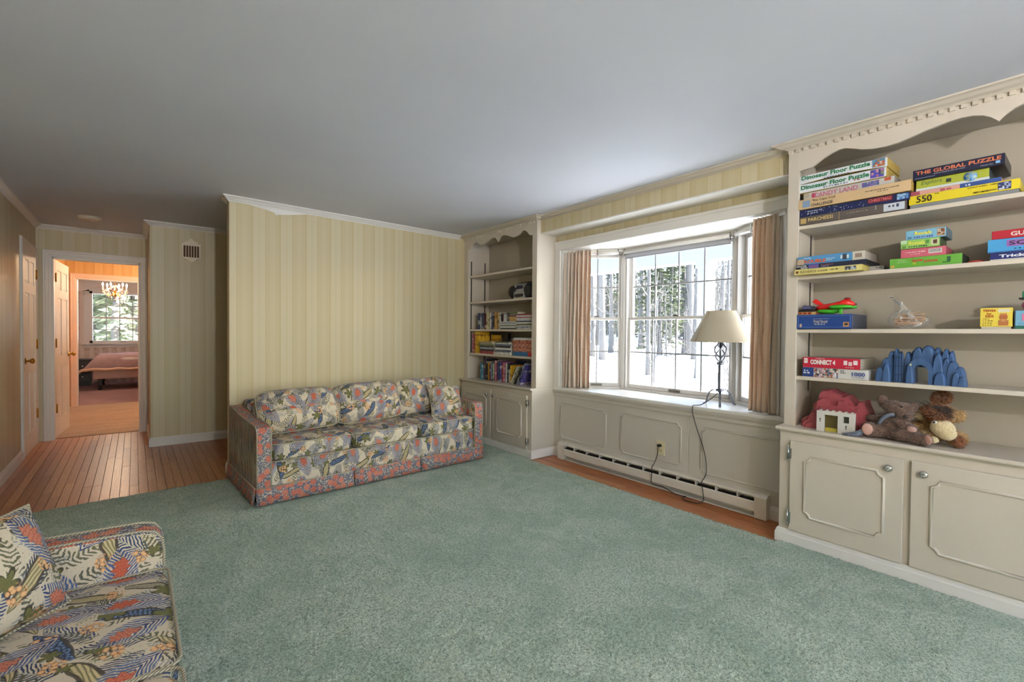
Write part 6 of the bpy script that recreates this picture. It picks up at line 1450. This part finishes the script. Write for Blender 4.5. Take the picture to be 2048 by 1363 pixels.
MB().tube(smooth_path([(3.26, 3.98, z0+.10), (3.27, 3.97, z0+.155), (3.27, 3.90, z0+.178), (3.27, 3.72, z0+.178), (3.27, 3.64, z0+.155), (3.26, 3.625, z0+.10)]), .008, 8).build('handle', bk_, rd)
# ================================================================== lamps, hall and bedroom things
def globe_lamp(loc, r, energy, color, label):
    t = thing('pendant_lamp', label, 'lamp', (loc[0], loc[1], loc[2]-r))
    x, y, z = loc
    MB().lathe([(0, H-z-.002), (.06, H-z-.002), (.06, H-z-.022), (.02, H-z-.03), (.006, H-z-.03), (.006, r+.02), (.03, r+.01), (.03, r-.01), (0, r-.01)][::-1], 20, loc).build('stem', M['brass'], t)
    g = MB().lathe([(r*.9*math.sin(PI*(.5+i/22)), r*.9*math.cos(PI*(.5+i/22))) for i in range(0, 12)][::-1], 20, loc)
    g.build('glass_bowl', plain('milk_glass', (236, 232, 224), .3, .01), t)
    l = globe_light('lamp_bulb', (loc[0], loc[1], loc[2]+.03), energy, color, .05); l.parent = t; l.location = (0, 0, r+.03)
    return t
globe_lamp((.3, -1.7, 2.05), .14, 45, (1.0, .97, .94), 'unseen pendant lamp added near the rear window for fill light')  # lamp added behind the camera to lift the room's light
sd = thing('smoke_detector', 'round white smoke detector on the hall ceiling', 'smoke detector', (-.352, 6.47, H-.042))
MB().lathe([(.062, 0), (.085, .010), (.094, .026), (.096, .0415), (0, .0415)][::1], 28, (-.352, 6.47, H-.042)).lathe([(0, -.004), (.030, -.003), (.038, 0)], 20, (-.352, 6.47, H-.042)).build('housing', plain('aged_white_plastic', (206, 190, 166), .45, .03), sd)
for i in range(10):
    a = 2*PI*i/10; MB().box(-.004, .004, .046, .074, -.0015, .004).xform(Matrix.Translation((-.352, 6.47, H-.038)) @ Matrix.Rotation(a, 4, 'Z')).build('vent_slot', paint((120, 108, 92), .6), sd)
# ornamental door chime on the hall wall
dc = thing('door_chime', 'ornate cream door chime cover with a slotted grille on the hall wall', 'door chime', (.492, 6.27, 2.01))
cm = plain('antique_cream', (226, 214, 190), .5, .06, 40.0)
w = .088; cx = .492
outl = [(-w, 2.045), (-w*.9, 2.035), (-w*.55, 2.030), (-w*.45, 2.018), (-w*.2, 2.004), (0, 1.996), (w*.2, 2.004), (w*.45, 2.018), (w*.55, 2.030), (w*.9, 2.035), (w, 2.045), (w, 2.19), (w*1.08, 2.205), (w*.8, 2.200), (w*.6, 2.226), (w*.3, 2.232), (w*.18, 2.250), (0, 2.262), (-w*.18, 2.250), (-w*.3, 2.232), (-w*.6, 2.226), (-w*.8, 2.200), (-w*1.08, 2.205), (-w, 2.19)]
o = MB().prism([(cx+a, b) for a, b in outl], 6.256, 6.2845, 'y').build('frame', cm, dc, bevel=.002)
MB().box(cx-w*.82, cx+w*.82, 6.252, 6.257, 2.052, 2.178).build('grille_back', paint((92, 66, 46), .8), dc)
for i in range(7): MB().box(cx-w*.84+i*w*.28-.003, cx-w*.84+i*w*.28+.003, 6.248, 6.257, 2.050, 2.180).build('grille_bar', cm, dc)
for z_ in (2.048, 2.181): MB().box(cx-w*.86, cx+w*.86, 6.248, 6.257, z_-.004, z_+.004).build('grille_rail', cm, dc)
# warm ceiling light of the inner hall (out of sight beyond the doorway's right)
globe_lamp((.95, 8.7, 2.12), .12, 30, (1.0, .74, .50), 'warm pendant lamp in the inner hall')
# ---- bedroom
bed = thing('bed', 'low bed with a mauve satin-edged blanket in the far bedroom', 'bed', (.55, 13.2, .008))
bs = plain('box_spring_cloth', (206, 180, 166), .8, .03)
MB().box(-.66, 1.75, 12.62, 14.0, .24, .46).build('box_spring', bs, bed, bevel=.03); MB().blob((.545, 13.31, .56), (1.20, .70, .14), 7.0, 12).build('mattress', paint((216, 204, 196), .8), bed)
for x, y in ((-.55, 12.72), (-.55, 13.9), (1.6, 12.72), (1.6, 13.9)):
    MB().box(x-.035, x+.035, y-.035, y+.035, .10, .24).lathe([(.022, .03), (.022, .10)], 10, (x, y, 0)).lathe([(.03, .0), (.034, .015), (.03, .03)], 10, (x, y, .008)).build('leg', paint((30, 26, 26), .5), bed)
def blanket():
    vs, n, m = [], 40, 30
    for i in range(n+1):
        u = i/n; x = -.98+u*2.7
        for j in range(m+1):
            v = j/m; y = 12.50+v*1.26
            xe, ye = x, y; top = .715+.05*math.sin(u*2.6)*math.sin(v*3)
            dx = max(0, -.63-x); dy = max(0, 12.62-y); z_ = top
            drop = 0
            if y < 12.66: drop = max(drop, (12.66-y)*1.9)
            if x < -.58: drop = max(drop, (-.58-x)*1.05)
            z_ = top-drop-.0; ye = y+max(0, 12.60-y)*.75; xe = x+max(0, -.62-x)*.15
            vs.append((xe, ye, max(z_, .20)+.008*math.sin(x*17+y*5)))
    fs = [(i*(m+1)+j, (i+1)*(m+1)+j, (i+1)*(m+1)+j+1, i*(m+1)+j+1) for i in range(n) for j in range(m)]
    return vs, fs, n, m
vs, fs, n, m = blanket()
o = MB().add(vs, fs, True).build('blanket', plain('mauve_blanket', (178, 148, 146), .9, .08, 12.0, .2, 60.0), bed); so = o.modifiers.new('solid', 'SOLIDIFY'); so.thickness = .012
e = MB(); pts0 = [vs[i*(m+1)] for i in range(n+1)]
ev = []
for p in pts0: ev += [(p[0], p[1]-.008, p[2]+.055), (p[0], p[1]-.014, p[2]-.004)]
e.add(ev, [(2*i, 2*i+1, 2*i+3, 2*i+2) for i in range(n)], True); o2 = e.build('satin_edge', plain('peach_satin', (222, 178, 146), .3, .05), bed); so = o2.modifiers.new('solid', 'SOLIDIFY'); so.thickness = .006
ns = thing('nightstand', 'black two-drawer nightstand beside the bed', 'nightstand', (-.98, 14.0, .008))
bl = plain('black_lacquer', (44, 36, 34), .35, .1)
MB().box(-1.26, -.745, 13.82, 14.30, .06, .56).build('case', bl, ns, bevel=.006); MB().box(-1.29, -.715, 13.79, 14.33, .56, .59).build('top', bl, ns, bevel=.006); MB().box(-1.24, -.765, 13.84, 14.29, .008, .06).build('plinth', bl, ns)
for z_ in (.10, .33):
    d = MB().box(-1.235, -.77, 13.802, 13.822, z_, z_+.20).build('drawer', bl, ns, bevel=.005)
    for x_ in (-1.12, -.885): MB().lathe([(0, -.024), (.014, -.022), (.016, -.012), (.006, -.004), (.006, 0)], 12, (x_, 13.802, z_+.11), 'y').build('knob', paint((206, 196, 176), .25), d)
# window valance board of the bedroom
vb = [(-1.05, 2.10), (-.95, 2.10), (-.85, 2.13), (-.70, 2.19), (-.55, 2.20), (-.40, 2.16), (-.22, 2.10), (-.05, 2.09), (.10, 2.10), (.24, 2.13), (.40, 2.18), (.50, 2.20), (.62, 2.18), (.75, 2.10), (.80, 2.10), (.80, 2.40), (-1.05, 2.40)]
o = MB().prism(vb, 14.24, 14.27, 'y').build('board', paint((206, 196, 184), .5)); bm = bmesh.new(); bm.from_mesh(o.data); bmesh.ops.triangulate(bm, faces=[f for f in bm.faces if len(f.verts) > 4]); bm.to_mesh(o.data); bm.free()
vt_ = thing('window_valance', 'scalloped painted valance board over the bedroom window', 'valance', (-.12, 14.3, 2.09)); o.parent = vt_; o.location = (.12, -14.3, -2.09); o.name = 'front_board'
for x in (-1.05, .77): MB().box(x, x+.03, 14.27, 14.44, 2.10, 2.40).build('side_board', paint((206, 196, 184), .5), vt_)
# chandelier: brass stem, arms with candles, crystal drops
CX, CY, CZ = -.300, 12.3, 2.02
ch = thing('chandelier', 'small lit crystal chandelier hanging in the far bedroom', 'chandelier', (CX, CY, CZ-.24))
MB().lathe([(0, -.14), (.02, -.13), (.03, -.10), (.015, -.06), (.03, -.02), (.012, .03), (.022, .08), (.008, .12), (.008, H+.018-CZ), (.05, H+.018-CZ)], 14, (CX, CY, CZ)).build('stem', M['brass'], ch)
flame = emit('candle_bulb', (1.0, .66, .40, 1), 18.0); crys = plain('crystal', (220, 206, 196), .05, .02, Transmission_Weight=.6)
cand = plain('candle_sleeve', (236, 190, 160), .5, .02)
for k in range(6):
    a = 2*PI*k/6+.2; dx, dy = math.cos(a), math.sin(a)
    MB().tube(smooth_path([(CX+dx*.015, CY+dy*.015, CZ-.05), (CX+dx*.08, CY+dy*.08, CZ-.10), (CX+dx*.15, CY+dy*.15, CZ-.075), (CX+dx*.185, CY+dy*.185, CZ-.01)]), .006, 6).build('arm', M['brass'], ch)
    MB().lathe([(.02, 0), (.045, .012), (.02, .014), (.011, .016), (.011, .10), (0, .10)], 12, (CX+dx*.185, CY+dy*.185, CZ-.01)).build('candle', cand, ch)
    MB().lathe([(.004, .10), (.014, .122), (.012, .14), (0, .168)], 10, (CX+dx*.185, CY+dy*.185, CZ-.01)).build('bulb', flame, ch)
    for q in range(3):
        b = a+(q-1)*.2; MB().lathe([(0, -.045), (.011, -.03), (.007, -.008), (0, 0)], 6, (CX+math.cos(b)*.20, CY+math.sin(b)*.20, CZ-.015-.012*(q == 1)), smooth=False).build('crystal_drop', crys, ch)
for k in range(8):
    a = 2*PI*k/8; MB().lathe([(0, -.05), (.012, -.034), (.008, -.008), (0, 0)], 6, (CX+math.cos(a)*.09, CY+math.sin(a)*.09, CZ-.11-.02*(k % 2)), smooth=False).build('crystal_drop', crys, ch)
    pts = [(CX+math.cos(a)*r, CY+math.sin(a)*r, CZ+z) for r, z in ((.02, .11), (.07, .06), (.13, .02), (.18, .0))]
    MB().tube(smooth_path(pts, 3), .0045, 5).build('bead_swag', crys, ch)
MB().blob((CX, CY, CZ-.185), (.022, .022, .028), 2.0, 6).build('crystal_ball', crys, ch)
l = globe_light('chandelier_bulb', (0, 0, 0), 7, (1.0, .72, .50), .12); l.parent = ch; l.location = (0, 0, .30)

rg = thing('bounce_rug', 'unseen cream rug added below the rear window to bounce light', 'rug', (.6, -1.6, .016))  # rug put in out of view as a reflector for sunlight
MB().box(-.65, 2.0, -2.45, -.75, .016, .026).build('pile', plain('bounce_rug_cream', (222, 214, 202), .95, .05, 30.0, .4, 200.0), rg)
# ================================================================== outdoors
def ground_z(x, y):
    d = math.hypot(x-3.4, y-2.3)
    t = max(0.0, d-9.0)
    return -.55+.035*t+.00035*t*t+.10*math.sin(x*.5+y*.3)*min(1, t/6)+.06*math.sin(x*1.3-y*.9)*min(1, t/6)
gv, gf = [], []; NX, NY = 120, 120
gx = [4.0+110*(i/(NX-1))**1.6 for i in range(NX)]; gy = [-55+130*j/(NY-1) for j in range(NY)]
for y in gy:
    for x in gx: gv.append((x, y, ground_z(x, y)))
gf = [(j*NX+i, j*NX+i+1, (j+1)*NX+i+1, (j+1)*NX+i) for j in range(NY-1) for i in range(NX-1)]
snow = MB().add(gv, gf, True)
snow.add([(-40, -60, -.6), (3.9, -60, -.6), (3.9, -2.9, -.6), (-40, -2.9, -.6)], [(0, 1, 2, 3)])
snow.add([(-40, 14.8, -.6), (3.9, 14.8, -.6), (3.9, 75, -.6), (-40, 75, -.6)], [(0, 1, 2, 3)])
tag(snow.build('snow_ground', M['snow']), 'sunlit snow slope outside the bay window', 'snow', kind='stuff')
# porch: floor edge hidden by snow, post, header beam and roof
po = thing('porch_post', 'square white porch post outside the middle window', 'post', (5.72, 3.12, -.55))
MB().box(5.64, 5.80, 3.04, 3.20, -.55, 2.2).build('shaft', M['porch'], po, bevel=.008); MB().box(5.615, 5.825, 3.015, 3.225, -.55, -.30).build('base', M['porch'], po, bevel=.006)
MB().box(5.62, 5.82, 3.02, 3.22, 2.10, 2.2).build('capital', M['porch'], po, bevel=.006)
rf = thing('porch_roof', 'white porch roof edge seen across the top of the bay', 'roof', (4.8, 2.3, 2.2))
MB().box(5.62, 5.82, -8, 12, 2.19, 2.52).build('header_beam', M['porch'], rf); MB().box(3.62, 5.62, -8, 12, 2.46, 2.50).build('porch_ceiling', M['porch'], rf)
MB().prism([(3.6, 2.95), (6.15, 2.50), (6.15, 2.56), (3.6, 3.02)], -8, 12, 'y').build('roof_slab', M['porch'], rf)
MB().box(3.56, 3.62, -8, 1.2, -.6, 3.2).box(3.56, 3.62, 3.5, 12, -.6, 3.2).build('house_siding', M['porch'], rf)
# trees
def tree(x, y, h, r0, seed, label, branches=14, conifer=False, lean=.03, needle='needle'):
    rr = random.Random(seed); z0 = ground_z(x, y)-.15
    t = thing('conifer_tree' if conifer else 'bare_tree', label, 'tree', (x, y, z0), local=True, group='trees in the snowy wood')
    n = 8; lx, ly = rr.uniform(-lean, lean), rr.uniform(-lean, lean); ctr = []
    for i in range(n+1):
        u = i/n; ctr.append((lx*h*u+rr.uniform(-.06, .06)*u, ly*h*u+rr.uniform(-.06, .06)*u, h*u))
    MB().tube(ctr, [r0*(1.25 if i == 0 else 1)*(1-.75*i/n) for i in range(n+1)], 9).build('trunk', M['bark'], t)
    if conifer:
        fo = MB()
        for k in range(230):
            u = rr.uniform(.10, .98); a = rr.uniform(0, 2*PI); L = (1-u)*h*.20+.35; cx, cy, cz = lx*h*u, ly*h*u, h*u
            for s in range(5):
                q = L*(.25+.75*s/4)*rr.uniform(.8, 1.1); px, py, pz = cx+q*math.cos(a), cy+q*math.sin(a), cz-q*.22+rr.uniform(-.1, .1)
                w = .16; b0 = a+rr.uniform(-.9, .9)
                fo.add([(px-w*math.sin(b0), py+w*math.cos(b0), pz), (px+w*math.sin(b0), py-w*math.cos(b0), pz-.06), (px+.30*math.cos(b0), py+.30*math.sin(b0), pz-.16)], [(0, 1, 2)])
        fo.build('foliage', M[needle], t)['kind'] = 'stuff'
    else:
        br = MB()
        for k in range(branches):
            u = rr.uniform(.08, .9); a = rr.uniform(0, 2*PI); L = rr.uniform(.5, 1.6)*(1.2-u)*(h/9); el = rr.uniform(.1, .9)
            p = Vector((lx*h*u, ly*h*u, h*u)); pts = [p]
            for s in range(5):
                a += rr.uniform(-.35, .35); el += rr.uniform(-.25, .3); p = p+Vector((math.cos(a)*math.cos(el), math.sin(a)*math.cos(el), math.sin(el)))*L/5; pts.append(p.copy())
            rb = r0*.22*(1.1-u)+.008; br.tube(pts, [rb*(1-.16*i) for i in range(6)], 5)
            for q in range(5):
                p2 = pts[rr.randint(1, 4)]; a2 = a+rr.uniform(-1.4, 1.4); e2 = el+rr.uniform(-.6, .7); p3 = p2+Vector((math.cos(a2)*math.cos(e2), math.sin(a2)*math.cos(e2), math.sin(e2)))*L*rr.uniform(.3, .6)
                br.tube([p2, (p2+p3)/2+Vector((rr.uniform(-.05, .05), rr.uniform(-.05, .05), rr.uniform(-.05, .05))), p3], [rb*.45, rb*.35, rb*.2], 4, cap=False)
        br.build('branches', M['bark'], t)
    return t
def dir_at(px):      # plan direction of a picture column
    d = Vector((_r[0], _r[1]))*((px-1024)/935.0)+Vector((_f[0], _f[1])); return d.normalized()
wood = [(1206, 24, .17), (1222, 30, .16), (1196, 34, .20), (1284, 33, .24), (1297, 20, .10), (1312, 36, .34), (1322, 44, .20), (1308, 17, .05), (1334, 28, .05), (1352, 24, .045), (1377, 30, .36), (1388, 26, .14), (1393, 19, .08), (1441, 34, .14), (1448, 24, .06), (1456, 30, .12), (1186, 26, .14), (1270, 48, .2), (1345, 50, .24), (1364, 46, .2), (1232, 52, .22), (1212, 46, .2), (1290, 55, .24), (1460, 52, .2)]
rt = random.Random(21); words = ['leftmost', 'second', 'third', 'fourth', 'fifth', 'sixth', 'seventh', 'eighth', 'ninth', 'tenth', 'eleventh', 'twelfth', 'thirteenth', 'fourteenth', 'fifteenth', 'sixteenth', 'seventeenth', 'eighteenth']
cnt = {}
for i, (px, D, r) in enumerate(sorted(wood)):
    d = dir_at(px); x, y = d.x*D, d.y*D
    size = 'thick' if r > .21 else ('slender' if r < .09 else 'medium')
    win = 'narrow left bay window' if px < 1250 else 'middle bay window'
    k = cnt.get(win, 0); cnt[win] = k+1
    tree(x, y, rt.uniform(10, 14) if r > .09 else rt.uniform(4, 7), r, 100+i, '%s bare trunk in the snow, %s through the %s' % (size, words[k]+('' if k == 0 else ' from left'), win), 16 if r > .09 else 10)
for i, (px, D, h) in enumerate(((1258, 38, 11), (1300, 42, 12), (1340, 40, 11), (1372, 44, 12), (1400, 48, 13), (1236, 46, 11), (1320, 30, 9))):
    d = dir_at(px); tree(d.x*D, d.y*D, h, .15, 300+i, 'green hemlock among the bare trees, %s from the left' % ['second', 'third', 'fifth', 'sixth', 'seventh', 'first', 'fourth'][i], conifer=True)
def thicket(px0, px1, D0, D1, n, hmin, hmax, seed, label):
    rr = random.Random(seed); b = MB()
    for i in range(n):
        d = dir_at(rr.uniform(px0, px1)); D = rr.uniform(D0, D1); x, y = d.x*D, d.y*D; z = ground_z(x, y); h = rr.uniform(hmin, hmax); a = rr.uniform(0, 2*PI); k = rr.uniform(0, .35)*h
        b.tube([(x, y, z), (x+k*.3*math.cos(a), y+k*.3*math.sin(a), z+h*.5), (x+k*math.cos(a+.5), y+k*math.sin(a+.5), z+h)], [.028*D/40, .02*D/40, .010*D/40], 4, cap=False)
        for q in range(4):
            u = rr.uniform(.2, .9); a2 = rr.uniform(0, 2*PI); L = rr.uniform(.3, .9); zz = z+h*u
            b.tube([(x+k*u*.6*math.cos(a), y+k*u*.6*math.sin(a), zz), (x+L*math.cos(a2), y+L*math.sin(a2), zz+L*rr.uniform(.1, .9))], [.012*D/40, .006*D/40], 3, cap=False)
    return tag(b.build('thicket', M['bark']), label, 'brush', kind='stuff')
thicket(1120, 1560, 45, 75, 900, 4, 11, 3, 'tangle of far saplings behind the trees')
thicket(1438, 1476, 9, 14, 34, 1.5, 3.2, 8, 'twiggy bushes beside the porch post')
thicket(1175, 1440, 22, 38, 60, 2, 5, 9, 'thin saplings scattered over the snow')
# wood seen through the bedroom window
def dir_n(px): return dir_at(px)
for i, (px, D, h) in enumerate(((186, 26, 9), (205, 30, 10), (228, 24, 9), (250, 28, 10), (272, 25, 9), (290, 30, 10))):
    d = dir_at(px); x, y = d.x*D, d.y*D; o = tree(x, y, h, .14, 400+i, '%s conifer from the left outside the bedroom window' % ordn[i], conifer=True, needle='pale_needle'); o.location.z = -.7
